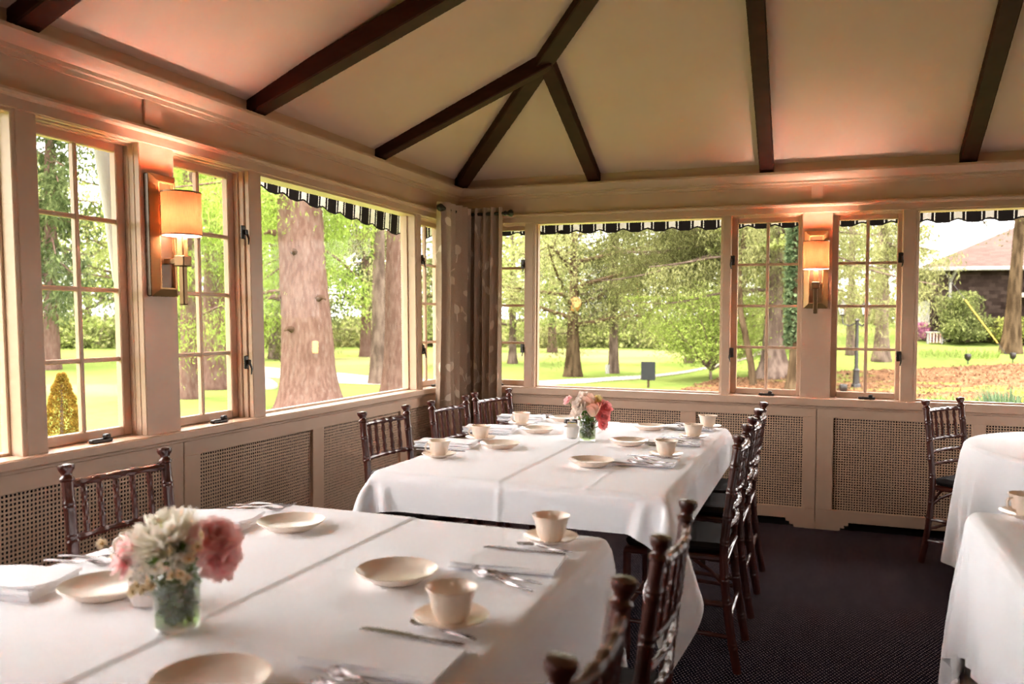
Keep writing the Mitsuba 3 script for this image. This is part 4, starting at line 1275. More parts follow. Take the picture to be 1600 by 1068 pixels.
def ribbon(pts, widths, lift, n=60):
    from scipy.interpolate import CubicSpline
    pts = np.array(pts, float)
    t = np.arange(len(pts))
    s = np.linspace(0, len(pts) - 1, n)
    c, d = CubicSpline(t, pts)(s), CubicSpline(t, pts)(s, 1)
    w = np.interp(s, t, widths)
    nrm = np.stack([-d[:, 1], d[:, 0]], 1) / np.linalg.norm(d, axis=1, keepdims=True)
    cols = []
    for k in np.linspace(-0.5, 0.5, 5):
        q = c + nrm * (w * k * (1 + 0.08 * np.sin(s * 9 + k * 5)))[:, None]
        cols.append(np.stack([q[:, 0], q[:, 1], ground_z(q[:, 0], q[:, 1]) + lift], 1))
    return sheet(np.stack(cols, 1))


single('path', ribbon([(-26, 27.0), (-18.0, 24.2), (-12.3, 22.4), (-9.0, 22.9), (-7.3, 25.0), (-5.6, 28.2), (-3.7, 31.5), (-1.5, 37)], [2.8, 2.8, 2.6, 1.9, 1.3, 1.1, 1.0, 1.0], 0.02), M_PATH, 'pale gravel path crossing the lawn', 'path', kind='structure', smooth=True)

mul = sg.Polygon([(-3.7, 21.6), (-3.45, 23.4), (-2.9, 25.5), (-1.6, 25.0), (-0.6, 25.5), (0.6, 26.6), (2.7, 27.6), (5.7, 29.4), (9, 31), (14, 32), (14, 9), (-0.5, 9), (-3.0, 17)])
tri = trimesh.creation.triangulate_polygon(mul.segmentize(0.8), engine='earcut')
mm = trimesh.Trimesh(np.column_stack([tri[0], np.zeros(len(tri[0]))]), tri[1], process=False)
for _ in range(3):
    mm = mm.subdivide()
mv = mm.vertices.copy()
mv[:, 2] = ground_z(mv[:, 0], mv[:, 1]) + 0.03
single('mulch_bed', trimesh.Trimesh(mv, mm.faces, process=False), M_MULCH, 'brown leaf-littered mulch bed under the trees before the house', 'mulch', kind='stuff', smooth=True)

ro = np.random.default_rng(77)


def cards(P, D, L, W, rng, cols, jit=0.25):
    """Leaves: (n) narrow diamonds from P along D."""
    n = len(P)
    D = D / (np.linalg.norm(D, axis=1, keepdims=True) + 1e-9)
    t = np.cross(D, rng.normal(0, 1, (n, 3)))
    t /= np.linalg.norm(t, axis=1, keepdims=True) + 1e-9
    L, W = np.broadcast_to(L, (n,))[:, None], np.broadcast_to(W, (n,))[:, None]
    V = np.stack([P, P + D * L * 0.45 + t * W / 2, P + D * L, P + D * L * 0.45 - t * W / 2], 1)
    a, b = np.array(cols[0]), np.array(cols[1])
    k = rng.random((n, 1))
    c = (a * (1 - k) + b * k) * (1 + jit * rng.normal(0, 1, (n, 1)))
    return V, np.clip(np.repeat(c, 4, 0), 0.004, 0.9)


lp = []
while len(lp) < 14000:
    q = np.array([ro.uniform(-3.5, 9), ro.uniform(13, 30)])
    if mul.contains(sg.Point(*q)):
        lp.append(q)
lp = np.array(lp)
P = np.column_stack([lp, ground_z(lp[:, 0], lp[:, 1]) + 0.035])
V, C = cards(P, np.column_stack([ro.normal(0, 1, (len(P), 2)), ro.uniform(0, 0.7, len(P))]), ro.uniform(0.05, 0.12, len(P)), ro.uniform(0.03, 0.065, len(P)), ro, ((0.085, 0.04, 0.022), (0.25, 0.15, 0.092)))
single('fallen_leaves', quads(V), M_LEAF, 'dry brown leaves scattered over the mulch bed', 'fallen leaves', kind='stuff', smooth=False, color=C)


# ---------------------------------------------------------------- outdoors: trees
def bark(seed, amp):
    def f(i, th, path):
        z = path[:, 2][:, None]
        q = np.stack([np.cos(th) * 2.2 + 0 * z, np.sin(th) * 2.2 + 0 * z, z * 0.9 + 0 * th], -1)
        q2 = np.stack([np.cos(th) * 9 + 0 * z, np.sin(th) * 9 + 0 * z, z * 1.5 + 0 * th], -1)
        return 1 + amp * (meshkit.noise(q, seed) - 0.5) * 1.6 + amp * (meshkit.noise(q2, seed + 1) - 0.5)
    return f


def trunk(base, top, r0, r1, flare, seed, amp=0.10, n=22, bend=0.0, m=44):
    s = np.linspace(0, 1, m) ** 1.3
    base, top = np.array(base, float), np.array(top, float)
    P = base + (top - base) * s[:, None]
    P[:, 0] += bend * np.sin(s * 4.0)
    P[:, 2][0] -= 0.15
    h = (top - base)[2] * s
    r = r0 + (r1 - r0) * s + flare * np.exp(-h / 0.45)
    return sweep(P, r, n, bump=bark(seed, amp))


def limb(p, d, L, droop, rng, k=9, up=0.0):
    d = np.array(d, float) / np.linalg.norm(d)
    s = np.linspace(0, 1, k)
    P = np.array(p)[None] + d[None] * (L * s)[:, None]
    P[:, 2] += (up * s - droop * s ** 2) * L
    w = rng.normal(0, 0.05 * L, 3)
    P += np.outer(np.sin(s * 3.1) * s, w)
    return P


def spruce(base, H, r0, flare, zmin, zmax, nb, Lmax, n_leaf, cols, rng, hang=0.45, card=(0.30, 0.05), seed=1, r1=None, droop=0.28, lean=(0, 0), az=None, spread=0.10):
    """Trunk, drooping limbs and hanging sprays; all relative to base."""
    base = np.array(base, float)
    top = base + [lean[0], lean[1], H]
    tr = trunk(base, top, r0, r1 if r1 is not None else r0 * 0.35, flare, seed)
    limbs, anchors = [], []
    for i in range(nb):
        f = rng.random() ** 0.8
        z = zmin + (zmax - zmin) * f
        a = rng.uniform(0, 2 * math.pi) if az is None else rng.normal(az[0], az[1])
        L = Lmax * (1 - 0.6 * z / H) * rng.uniform(0.55, 1.1)
        c = base + (top - base) * (z / H)
        P = limb(c, (math.cos(a), math.sin(a), 0), L, droop, rng, up=rng.uniform(-0.15, 0.2))
        P[-3:, 2] += np.array([0.02, 0.06, 0.12]) * L
        limbs.append(sweep(P, np.linspace(0.035, 0.008, 9) * (0.6 + L / 4), 5))
        anchors.append((P, L))
    tot = sum(L for _, L in anchors)
    PP, DD, LL = [], [], []
    for P, L in anchors:
        n = int(n_leaf * L / tot)
        t = rng.uniform(0.12, 1.0, n) * 8
        i = np.minimum(t.astype(int), 7)
        q = P[i] + (P[i + 1] - P[i]) * (t - i)[:, None]
        side = rng.normal(0, spread * L, (n, 2)) * (1 - t / 12)[:, None]
        q[:, :2] += side
        # groups of sprays hang below the limb
        strand = rng.integers(0, max(4, int(L * 9)), n)
        sx = (np.sin(strand * 12.9898) * 43758.5453) % 1.0
        down = rng.random(n) ** 1.2 * hang * (0.4 + 1.2 * sx)
        q[:, 2] -= down
        PP.append(q)
        DD.append(np.column_stack([rng.normal(0, 0.45, (n, 2)), -np.abs(rng.normal(0.7, 0.4, n))]))
    PP, DD = np.vstack(PP), np.vstack(DD)
    V, C = cards(PP, DD, card[0] * rng.uniform(0.6, 1.3, len(PP)), card[1] * rng.uniform(0.7, 1.3, len(PP)), rng, cols)
    return tr, cat(limbs), quads(V), C


def broadleaf(base, H, r0, fork, nb, spread, n_leaf, cols, rng, card=(0.12, 0.07), seed=1, flare=0.08, drop=0.0, clump=0.30, lean=(0, 0), low=0.35):
    base = np.array(base, float)
    top = base + [lean[0], lean[1], H * 0.75]
    tr = trunk(base, top, r0, r0 * 0.3, flare, seed, amp=0.14)
    limbs, tips = [], []
    for i in range(nb):
        z = fork + (H * 0.7 - fork) * (i / nb) ** 1.1
        a = i * 2.4 + rng.uniform(-0.4, 0.4)
        L = spread * rng.uniform(0.6, 1.1) * (1 - 0.35 * z / H)
        c = base + (top - base) * (z / (H * 0.75))
        P = limb(c, (math.cos(a), math.sin(a), rng.uniform(0.05, 0.5)), L, drop + 0.05, rng)
        limbs.append(sweep(P, np.linspace(r0 * 0.42, r0 * 0.07, 9), 6))
        tips.append(P[3:])
        for _ in range(4):
            j = rng.integers(2, 8)
            d = P[j] - P[j - 1]
            d = d / np.linalg.norm(d) + rng.normal(0, 0.6, 3)
            Q = limb(P[j], d, L * rng.uniform(0.25, 0.5), drop, rng)
            limbs.append(sweep(Q, np.linspace(r0 * 0.14, r0 * 0.03, 9), 4))
            tips.append(Q[3:])
    tips = np.vstack(tips)
    q = tips[rng.integers(0, len(tips), n_leaf)] + rng.normal(0, clump * spread * 0.35, (n_leaf, 3)) * [1, 1, 0.7]
    q[:, 2] = np.maximum(q[:, 2], base[2] + low)
    V, C = cards(q, rng.normal(0, 1, (n_leaf, 3)), card[0] * rng.uniform(0.6, 1.3, n_leaf), card[1] * rng.uniform(0.7, 1.3, n_leaf), rng, cols)
    return tr, cat(limbs), quads(V), C


def tree(name, label, parts, m_bark, group=None, catg='tree', fol='foliage'):
    key = thing(name, label, catg, group)
    tr, lm, fo, C = parts
    if tr is not None:
        part(key, 'trunk', tr, m_bark, smooth=True)
    if lm is not None:
        part(key, 'branches', lm, m_bark, smooth=True, kind='stuff')
    part(key, fol, fo, M_LEAF, smooth=False, color=C, kind='stuff')
    return key


def G(x, y):
    return (x, y, float(ground_z(x, y)))


LARCH = ((0.158, 0.232, 0.027), (0.271, 0.343, 0.090))
OLIVE = ((0.065, 0.064, 0.021), (0.174, 0.169, 0.067))
PALE = ((0.132, 0.140, 0.044), (0.263, 0.262, 0.124))
SPRING = ((0.184, 0.223, 0.054), (0.306, 0.335, 0.135))
DEEP = ((0.036, 0.038, 0.014), (0.132, 0.133, 0.051))
DARKG = ((0.031, 0.046, 0.016), (0.105, 0.125, 0.050))

# the big red trunk in the picture window, and its bright hanging sprays
L0 = (-10.18, 15.0)
big = trunk(G(*L0), (-11.1, 15.25, 11.0), 0.565, 0.25, 0.24, 31, amp=0.07, n=40, m=80)
p0 = spruce(G(*L0), 11.6, 0.3, 0, 2.4, 6.6, 30, 3.8, 38000, LARCH, ro, hang=0.75, card=(0.115, 0.017), spread=0.09, droop=0.35, az=(2.16, 0.95))
key = thing('larch_tree', 'huge red-barked trunk with bright green hanging sprays in the picture window', 'tree')
part(key, 'trunk', big, M_BARKR, smooth=True)
part(key, 'branches', p0[1], M_BARKR, smooth=True, kind='stuff')
part(key, 'foliage', p0[2], M_LEAF, smooth=False, color=p0[3], kind='stuff')
for a, z in ((-1.2, 2.7), (-2.4, 1.75), (-0.3, 1.75), (-1.6, 1.1), (-2.2, 3.1)):
    c = np.array([L0[0] - 0.10 * z + 0.48 * math.cos(a), L0[1] + 0.48 * math.sin(a), z])
    part(key, 'branch_stub', sweep([c, c + [0.16 * math.cos(a), 0.16 * math.sin(a), 0.02], c + [0.24 * math.cos(a), 0.24 * math.sin(a), -0.03]], [0.075, 0.045, 0.02], 8), M_KNOT)
part(key, 'scar', box(-9.80, -9.70, 14.50, 14.58, 0.62, 0.86, 0.01), M_REDWOOD, label='cut rectangular scar in the bark')

tree('spruce_tree', 'reddish trunk right of the huge trunk in the picture window', spruce(G(-10.2, 18.7), 11, 0.265, 0.16, 4.6, 8, 14, 2.4, 7000, LARCH, ro, hang=0.5, card=(0.12, 0.02), seed=41, az=(1.9, 1.1)), M_BARKR)
tree('spruce_tree', 'grey trunk half hidden behind the reddish trunk', spruce(G(-12.3, 21.6), 11, 0.22, 0.10, 4.2, 8, 18, 2.8, 9000, OLIVE, ro, card=(0.16, 0.025), seed=42), M_BARKG)
tree('larch_tree', 'grey-red trunk seen through the casement right of the window wall sconce', spruce(G(-15.4, 18.2), 11, 0.33, 0.22, 2.9, 7.2, 30, 3.3, 27000, LARCH, ro, hang=0.8, card=(0.12, 0.02), seed=43), M_BARKR)
tree('larch_tree', 'slim pale trunk just below the window wall sconce', spruce(G(-14.1, 15.8), 11, 0.21, 0.12, 2.9, 7.0, 24, 2.8, 18000, LARCH, ro, hang=0.7, card=(0.12, 0.02), seed=44), M_BARKR)

e = broadleaf(G(-7.98, 27.2), 8.5, 0.225, 1.75, 15, 4.4, 22000, PALE, ro, card=(0.085, 0.045), seed=45, flare=0.14, drop=-0.05, low=1.4)
kk = tree('maple_tree', 'spreading tan-trunked tree on the lawn in the end wall picture window', e, M_BARKT)
cq = np.array([-7.88, 27.0, 1.75])
part(kk, 'cut_limb', sweep([cq, cq + [0.10, -0.22, 0.12], cq + [0.12, -0.34, 0.16]], [0.17, 0.19, 0.19], 12), M_REDWOOD, label='orange sawn limb end')
tree('spruce_tree', 'grey-trunked drooping spruce right of the spreading lawn tree', spruce(G(-7.13, 29.5), 12, 0.17, 0.07, 1.6, 8, 40, 3.6, 34000, DEEP, ro, hang=0.9, card=(0.15, 0.022), seed=46), M_BARKG)
g1 = spruce(G(-1.36, 25.1), 12, 0.27, 0.38, 2.4, 7, 48, 4.8, 62000, PALE, ro, hang=1.0, card=(0.14, 0.020), seed=47, droop=0.30)
g2 = spruce(G(-1.36, 25.1), 12, 0.01, 0.0, 2.6, 5.5, 16, 6.4, 32000, DEEP, ro, hang=0.85, card=(0.15, 0.022), seed=47, az=(math.pi + 0.15, 0.28), droop=0.22)
key = thing('spruce_tree', 'stout spruce with flared roots in the casement left of the end wall sconce', 'tree')
part(key, 'trunk', g1[0], M_BARKG, smooth=True)
part(key, 'branches', cat(g1[1], g2[1]), M_BARKG, smooth=True, kind='stuff')
part(key, 'foliage', quads(np.concatenate([np.array(g1[2].vertices).reshape(-1, 4, 3), np.array(g2[2].vertices).reshape(-1, 4, 3)])), M_LEAF, smooth=False, color=np.vstack([g1[3], g2[3]]), kind='stuff')
st = sweep([(-1.76, 23.3, -0.5), (-1.84, 23.3, 0.2), (-1.99, 23.35, 0.9), (-2.15, 23.4, 1.6), (-2.2, 23.4, 2.6), (-2.05, 23.5, 4.0), (-1.9, 23.6, 6.5)], [0.105, 0.09, 0.085, 0.08, 0.07, 0.06, 0.03], 10)
lf = broadleaf((-2.0, 23.5, 3.0), 4.0, 0.03, 0.3, 6, 1.6, 1500, SPRING, ro, seed=48)
tree('sapling_tree', 'bare leaning tan stem before the stout spruce', (st, lf[1], lf[2], lf[3]), M_BARKT)

# ivy-clad trunk
iv = trunk(G(-0.63, 22.3), (-0.6, 22.4, 9.0), 0.20, 0.15, 0.14, 49)
n = 5200
zz, aa = ro.uniform(0.75, 7.5, n), ro.uniform(0, 2 * math.pi, n)
rr = 0.20 + 0.10 * ro.random(n)
P = np.column_stack([-0.62 + rr * np.cos(aa), 22.33 + rr * np.sin(aa), zz])
V, C = cards(P, np.column_stack([np.cos(aa), np.sin(aa), ro.normal(-0.4, 0.6, n)]), 0.13, 0.11, ro, ((0.03, 0.05, 0.022), (0.13, 0.17, 0.085)))
tree('ivy_clad_tree', 'trunk wrapped in dark ivy beside the end wall sconce', (iv, None, quads(V), C), M_BARKT, fol='ivy')

tree('spruce_tree', 'grey trunk in the casement right of the end wall sconce', spruce(G(1.74, 29.5), 12, 0.215, 0.13, 2.6, 8, 34, 3.2, 22000, PALE, ro, hang=0.7, card=(0.16, 0.025), seed=50), M_BARKG)
tree('spruce_tree', 'thin grey trunk behind the lamp post', spruce(G(0.85, 31.2), 12, 0.13, 0.05, 2.2, 8, 22, 2.4, 10000, PALE, ro, hang=0.7, card=(0.16, 0.025), seed=51), M_BARKG)
wt = broadleaf(G(5.97, 32.6), 9, 0.27, 4.4, 9, 3.4, 3500, OLIVE, ro, card=(0.13, 0.06), seed=52, flare=0.16, lean=(0.25, 0))
tree('maple_tree', 'tan trunk standing before the shingled house at the right picture edge', wt, M_BARKT)


def shrub(name, label, base, H, W, n_stem, n_leaf, cols, rng, card=(0.12, 0.06), fan=True, m=M_BARKG, group=None, lowest=0.3):
    base = np.array(base, float)
    limbs, tips = [], []
    for i in range(n_stem):
        a = rng.uniform(0, 2 * math.pi)
        el = rng.uniform(0.35, 1.35)
        d = np.array([math.cos(a) * math.cos(el), math.sin(a) * math.cos(el), math.sin(el)])
        L = min(W / 2 / max(math.cos(el), 0.2), H / max(math.sin(el), 0.2)) * rng.uniform(0.8, 1.0)
        P = limb(base + [0, 0, lowest * 0.5 if fan else 0], d, L, -0.06, rng)
        limbs.append(sweep(P, np.linspace(0.030, 0.006, 9), 5))
        tips.append(P[3:])
    tips = np.vstack(tips)
    q = tips[rng.integers(0, len(tips), n_leaf)] + rng.normal(0, 0.09 * W, (n_leaf, 3)) * [1, 1, 0.6]
    q[:, 2] = np.clip(q[:, 2], base[2] + lowest * (0.5 + rng.random(n_leaf)), base[2] + H * 1.05)
    V, C = cards(q, rng.normal(0, 1, (n_leaf, 3)) + [0, 0, 0.4], card[0] * rng.uniform(0.6, 1.3, n_leaf), card[1] * rng.uniform(0.7, 1.3, n_leaf), rng, cols)
    return tree(name, label, (None, cat(limbs), quads(V), C), m, group, 'shrub')


kk = shrub('maple_shrub', 'bright green fan-shaped shrub tree right of the lawn sign', G(-3.15, 25.4), 2.3, 4.4, 44, 24000, ((0.15, 0.21, 0.03), (0.30, 0.36, 0.10)), ro, card=(0.09, 0.030), lowest=0.55)
part(kk, 'stem', sweep([(-3.15, 25.4, -0.6), (-3.17, 25.4, -0.2), (-3.15, 25.4, 0.3)], [0.05, 0.045, 0.04], 8), M_BARKG)
shrub('rhododendron', 'rounded pale green rhododendron before the shingled house', G(5.05, 35.6), 1.85, 1.7, 20, 7500, ((0.07, 0.09, 0.025), (0.26, 0.28, 0.11)), ro, card=(0.14, 0.05), lowest=0.2)
shrub('shrub', 'low yellow-green shrub at the foot of the porch', G(6.45, 35.3), 0.95, 1.5, 14, 2200, ((0.14, 0.17, 0.03), (0.29, 0.30, 0.09)), ro, lowest=0.1)
shrub('shrub', 'dark low shrub between the rhododendron and the porch', G(5.9, 36.3), 0.8, 1.2, 12, 1500, OLIVE, ro, lowest=0.1)
shrub('azalea', 'pink flowering azalea beside the white bench', G(3.75, 37.3), 0.62, 1.3, 14, 2600, ((0.32, 0.11, 0.20), (0.46, 0.22, 0.32)), ro, card=(0.10, 0.07), lowest=0.08)

# dwarf conical spruce close to the long wall
n = 9000
h = ro.random(n) ** 1.3
a = ro.uniform(0, 2 * math.pi, n)
r = (0.30 * (1 - h) ** 0.8 + 0.02) * (0.82 + 0.18 * ro.random(n)) * (1 + 0.10 * np.sin(a * 5 + h * 17) + 0.08 * np.sin(h * 34))
dw = np.array(G(-11.15, 9.70))
P = np.column_stack([dw[0] + r * np.cos(a), dw[1] + r * np.sin(a), dw[2] + 0.06 + 0.98 * h])
V, C = cards(P, np.column_stack([np.cos(a), np.sin(a), 0.6 + 0 * a]) + ro.normal(0, 0.4, (n, 3)), 0.045, 0.018, ro, ((0.15, 0.068, 0.013), (0.235, 0.165, 0.03)))
tree('dwarf_spruce', 'small cone-shaped orange-green dwarf spruce on the lawn in the leftmost casement', (trunk(dw, dw + [0, 0, 0.9], 0.03, 0.01, 0.01, 60), None, quads(V), C), M_BARKG, catg='shrub')

# trees along the far edge of the lawn: a few kinds, each copy turned and scaled
kinds = [('spruce', spruce((0, 0, 0), 14, 0.22, 0.12, 0.9, 12, 70, 3.6, 17000, OLIVE, ro, hang=0.8, card=(0.26, 0.06), seed=71), M_BARKG),
         ('spruce', spruce((0, 0, 0), 15, 0.26, 0.12, 2.2, 13, 60, 3.4, 13000, DARKG, ro, hang=0.9, card=(0.28, 0.065), seed=72), M_BARKR),
         ('broadleaf', broadleaf((0, 0, 0), 12, 0.24, 2.2, 22, 5.0, 14000, SPRING, ro, card=(0.16, 0.10), seed=73, low=1.6), M_BARKG),
         ('broadleaf', broadleaf((0, 0, 0), 13, 0.20, 2.8, 20, 4.2, 8000, PALE, ro, card=(0.15, 0.09), seed=74, low=2.0), M_BARKT),
         ('broadleaf', broadleaf((0, 0, 0), 9, 0.16, 0.8, 22, 4.6, 15000, SPRING, ro, card=(0.16, 0.10), seed=75, low=0.2), M_BARKG)]
KD = []
for nm, (tr, lm, fo, C), mb in kinds:
    KD.append((nm, mikit.ply(tr, mb, True), mikit.ply(lm, mb, True), mikit.ply(fo, M_LEAF, False, color=C)))
FAR = []
rf = np.random.default_rng(9)
for i, azd in enumerate(np.concatenate([np.arange(-76, -12, 3.1), np.arange(-12, 3, 5.0)])):
    R_ = rf.uniform(47, 66)
    k = [0, 2, 1, 4, 3, 0, 4, 2][i % 8] if azd < -36 else [4, 3, 2, 1, 4, 2, 3, 0][i % 8]
    FAR.append((azd + rf.uniform(-0.7, 0.7), R_, k, rf.uniform(0.85, 1.2)))
for azd, R_, k, s in [(-64.5, 37, 0, 1.0), (-59.0, 36, 3, 1.0), (-53.5, 38, 2, 1.0), (-49.5, 34, 1, 1.0), (-44.5, 40, 2, 1.0), (-36.5, 40, 0, 1.0), (-30.5, 42, 1, 1.0), (-27.8, 34, 3, 0.8), (-24.5, 44, 1, 0.9), (-20.5, 36, 2, 0.75),
                      (-8.5, 38, 2, 0.8), (-5.0, 34, 4, 0.7), (-1.0, 37, 2, 0.8), (3.2, 46, 3, 1.0), (15.5, 62, 0, 1.0)]:
    FAR.append((azd, R_, k, s))
LBL = {0: 'olive-green spruce standing far off at the edge of the lawn', 1: 'dark green spruce standing far off at the edge of the lawn', 2: 'light yellow-green tree in spring leaf far off at the edge of the lawn',
       3: 'thinly leaved pale tree far off at the edge of the lawn', 4: 'low spreading light green tree far off at the edge of the lawn'}
GRP = {0: 'olive spruces at the edge of the lawn', 1: 'dark spruces at the edge of the lawn', 2: 'spring-green trees at the edge of the lawn', 3: 'thin pale trees at the edge of the lawn', 4: 'low light green trees at the edge of the lawn'}
for azd, R_, k, s in FAR:
    a = math.radians(azd)
    x, y = R_ * math.sin(a), R_ * math.cos(a)
    nm, dt, dl, df = KD[k]
    key = thing(f'far_{nm}_tree', LBL[k], 'tree', GRP[k])
    M = T(place_mat(x, y, float(ground_z(x, y)), rf.uniform(0, 360), s).tolist())
    part(key, 'trunk', {**dt, 'to_world': M}, None)
    part(key, 'branches', {**dl, 'to_world': M}, None, kind='stuff')
    part(key, 'foliage', {**df, 'to_world': M}, None, kind='stuff')
# a hedge of shrubs under them
hs = []
for k, cols in enumerate((SPRING, PALE)):
    q = ro.normal(0, 1, (2600, 3)) * [1.5, 1.5, 0.55] + [0, 0, 0.8]
    q[:, 2] = np.abs(q[:, 2])
    V, C = cards(q, ro.normal(0, 1, (2600, 3)), 0.3, 0.18, ro, cols)
    hs.append(mikit.ply(quads(V), M_LEAF, False, color=C))
for i, azd in enumerate(np.arange(-74, 2, 2.6)):
    a = math.radians(azd + rf.uniform(-0.8, 0.8))
    R_ = rf.uniform(55, 60)
    x, y = R_ * math.sin(a), R_ * math.cos(a)
    key = numbered('hedge_shrub')
    scene[key] = {**hs[i % 2], 'to_world': T(place_mat(x, y, float(ground_z(x, y)), rf.uniform(0, 360), rf.uniform(0.8, 1.25)).tolist())}
    tag(key, ['light green shrub in the hedge along the far edge of the lawn', 'pale green shrub in the hedge along the far edge of the lawn'][i % 2], 'shrub', ['light hedge shrubs', 'pale hedge shrubs'][i % 2])

# daffodils and low plants below the right picture window
def tuft(name, label, x, y, n, H, rad, cols, rng, flowers=0, width=0.03):
    b = np.array(G(x, y))
    a = rng.uniform(0, 2 * math.pi, n)
    r = rad * np.sqrt(rng.random(n))
    P = np.column_stack([b[0] + r * np.cos(a), b[1] + r * np.sin(a), np.full(n, b[2] - 0.02)])
    D = np.column_stack([np.cos(a) * 0.35 * r / rad, np.sin(a) * 0.35 * r / rad, np.ones(n)]) + rng.normal(0, 0.12, (n, 3))
    V, C = cards(P, D, H * rng.uniform(0.6, 1.1, n), width, rng, cols)
    key = thing(name, label, 'plant')
    part(key, 'leaves', quads(V), M_LEAF, smooth=False, color=C, kind='stuff')
    for i in range(flowers):
        q = b + [rng.uniform(-0.6, 0.6) * rad, -0.4 * rad, H * rng.uniform(0.55, 0.95)]
        m, c = petals(q, (rng.normal(0, 0.4), -1, 0.2), [(6, 0.01, 0.06, 0.045, 0.2, (0.75, 0.50, 0.05), (0.80, 0.58, 0.10))], rng)
        part(key, 'flower', m, M_PETAL, smooth=True, color=c)


tuft('daffodil_clump', 'blue-green daffodil clump with yellow blooms below the right picture window', 3.55, 18.6, 420, 0.75, 0.55, ((0.04, 0.075, 0.035), (0.13, 0.18, 0.10)), ro, 7)
for i, (x, y) in enumerate(((2.15, 18.4), (2.55, 18.9), (2.95, 18.3))):
    tuft('leafy_plant', ['broad-leaved light green plant farthest left of the daffodils', 'broad-leaved light green plant in the middle of the low row', 'broad-leaved light green plant touching the daffodils'][i], x, y, 260, 0.48, 0.40, ((0.08, 0.13, 0.03), (0.19, 0.25, 0.08)), ro, 0, 0.08)
for i, (x, y, lab) in enumerate(((4.2, 31.0, 'tall grass tuft in the strip before the house'),)):
    tuft('grass_tuft', lab, x, y, 500, 0.35, 1.2, ((0.13, 0.18, 0.035), (0.22, 0.27, 0.08)), ro, 0, 0.03)

# ---------------------------------------------------------------- outdoors: house, lamp post, sign, awnings
HX, HY = 3.95, 36.6
hz = float(ground_z(HX, HY)) - 0.1
key = thing('house', 'dark brown shingled house with a pinkish hipped roof beyond the right picture window', 'house')
EV = 3.42
part(key, 'wall', box(HX, HX + 15, HY, HY + 10, hz - 0.6, EV), M_SHINGLE, smooth=False, label='dark brown shingled walls')
for i in range(9):
    z = hz + 0.12 + i * 0.33
    part(key, 'shingle_course', box(HX - 0.02, HX + 15, HY - 0.022, HY, z, z + 0.31, 0.0), M_SHINGLE, smooth=False)
    part(key, 'shingle_course', box(HX - 0.022, HX, HY, HY + 10, z, z + 0.31, 0.0), M_SHINGLE, smooth=False)
e0, e1, f0, f1, zt = HX - 0.65, HX + 15.6, HY - 0.65, HY + 10.6, EV + 2.75
rv = np.array([[e0, f0, EV], [e1, f0, EV], [e1, f1, EV], [e0, f1, EV], [HX + 5.2, HY + 5, zt], [HX + 10, HY + 5, zt], [e0, f0, EV - 0.06], [e1, f0, EV - 0.06], [e1, f1, EV - 0.06], [e0, f1, EV - 0.06]])
part(key, 'roof', trimesh.Trimesh(rv, [[0, 1, 5], [0, 5, 4], [1, 2, 5], [2, 3, 4], [2, 4, 5], [3, 0, 4], [6, 8, 7], [6, 9, 8], [0, 6, 7], [0, 7, 1], [3, 9, 6], [3, 6, 0]], process=False), M_ROOF, smooth=False, label='pinkish asphalt hip roof')
part(key, 'gutter', cat(box(e0, e1, f0 - 0.12, f0, EV - 0.10, EV + 0.04, 0.02), box(e0 - 0.12, e0, f0, f1, EV - 0.10, EV + 0.04, 0.02)), M_WHITE, label='white gutter')
part(key, 'downspout', sweep([(HX + 0.75, f0 - 0.04, EV - 0.06), (HX + 0.62, HY - 0.10, EV - 0.5), (HX + 0.62, HY - 0.10, hz + 0.6), (HX + 0.62, HY - 0.10, hz + 0.25), (HX + 0.35, HY - 0.35, hz + 0.12)], 0.055, 8), M_WHITE, label='white downspout')
part(key, 'corner_board', box(HX - 0.03, HX + 0.05, HY - 0.03, HY + 0.05, hz, EV), M_SHINGLE)
# porch
px0, px1, py0 = HX + 2.9, HX + 6.2, HY - 1.7
pz = 2.42
pv = np.array([[px0, py0, pz], [px1, py0, pz], [px1, HY, pz], [px0, HY, pz], [(px0 + px1) / 2, HY - 0.3, pz + 0.72], [(px0 + px1) / 2, HY, pz + 0.72]])
pr = part(key, 'porch_roof', trimesh.Trimesh(pv, [[0, 1, 4], [1, 2, 5], [1, 5, 4], [3, 0, 4], [3, 4, 5], [0, 2, 1], [0, 3, 2]], process=False), M_ROOF, smooth=False, label='small pinkish porch roof')
part(pr, 'fascia', cat(box(px0, px1, py0 - 0.04, py0, pz - 0.14, pz + 0.03), box(px0 - 0.04, px0, py0, HY, pz - 0.14, pz + 0.03)), M_WHITE)
part(key, 'porch_post', box(HX + 4.22, HX + 4.46, py0 + 0.05, py0 + 0.29, hz, pz - 0.1, 0.01), M_WHITE, label='white porch post')
part(key, 'porch_post', box(px1 - 0.3, px1 - 0.06, py0 + 0.05, py0 + 0.29, hz, pz - 0.1, 0.01), M_WHITE, label='white porch post')
part(key, 'porch_floor', box(px0, px1, py0, HY, hz - 0.4, hz + 0.28), M_SHINGLE)
dr_ = part(key, 'door', box(HX + 3.3, HX + 4.2, HY - 0.06, HY - 0.02, hz + 0.28, hz + 2.2), M_DARK, label='dark door in the porch shade')
part(dr_, 'door_frame', cat(box(HX + 3.22, HX + 3.3, HY - 0.08, HY - 0.02, hz + 0.28, hz + 2.28), box(HX + 4.2, HX + 4.28, HY - 0.08, HY - 0.02, hz + 0.28, hz + 2.28), box(HX + 3.22, HX + 4.28, HY - 0.08, HY - 0.02, hz + 2.2, hz + 2.28)), M_BEAM)
for i, z in enumerate((0.55, 0.80, 1.02)):
    part(key, 'porch_rail', box(HX + 4.46, px1 - 0.3, py0 + 0.1, py0 + 0.2, hz + z, hz + z + 0.08), M_WHITE, label='white porch rail')
part(key, 'side_panel', box(HX - 0.06, HX - 0.03, HY + 0.3, HY + 6, hz + 0.75, hz + 1.75), M_WHITE, label='white side lattice')

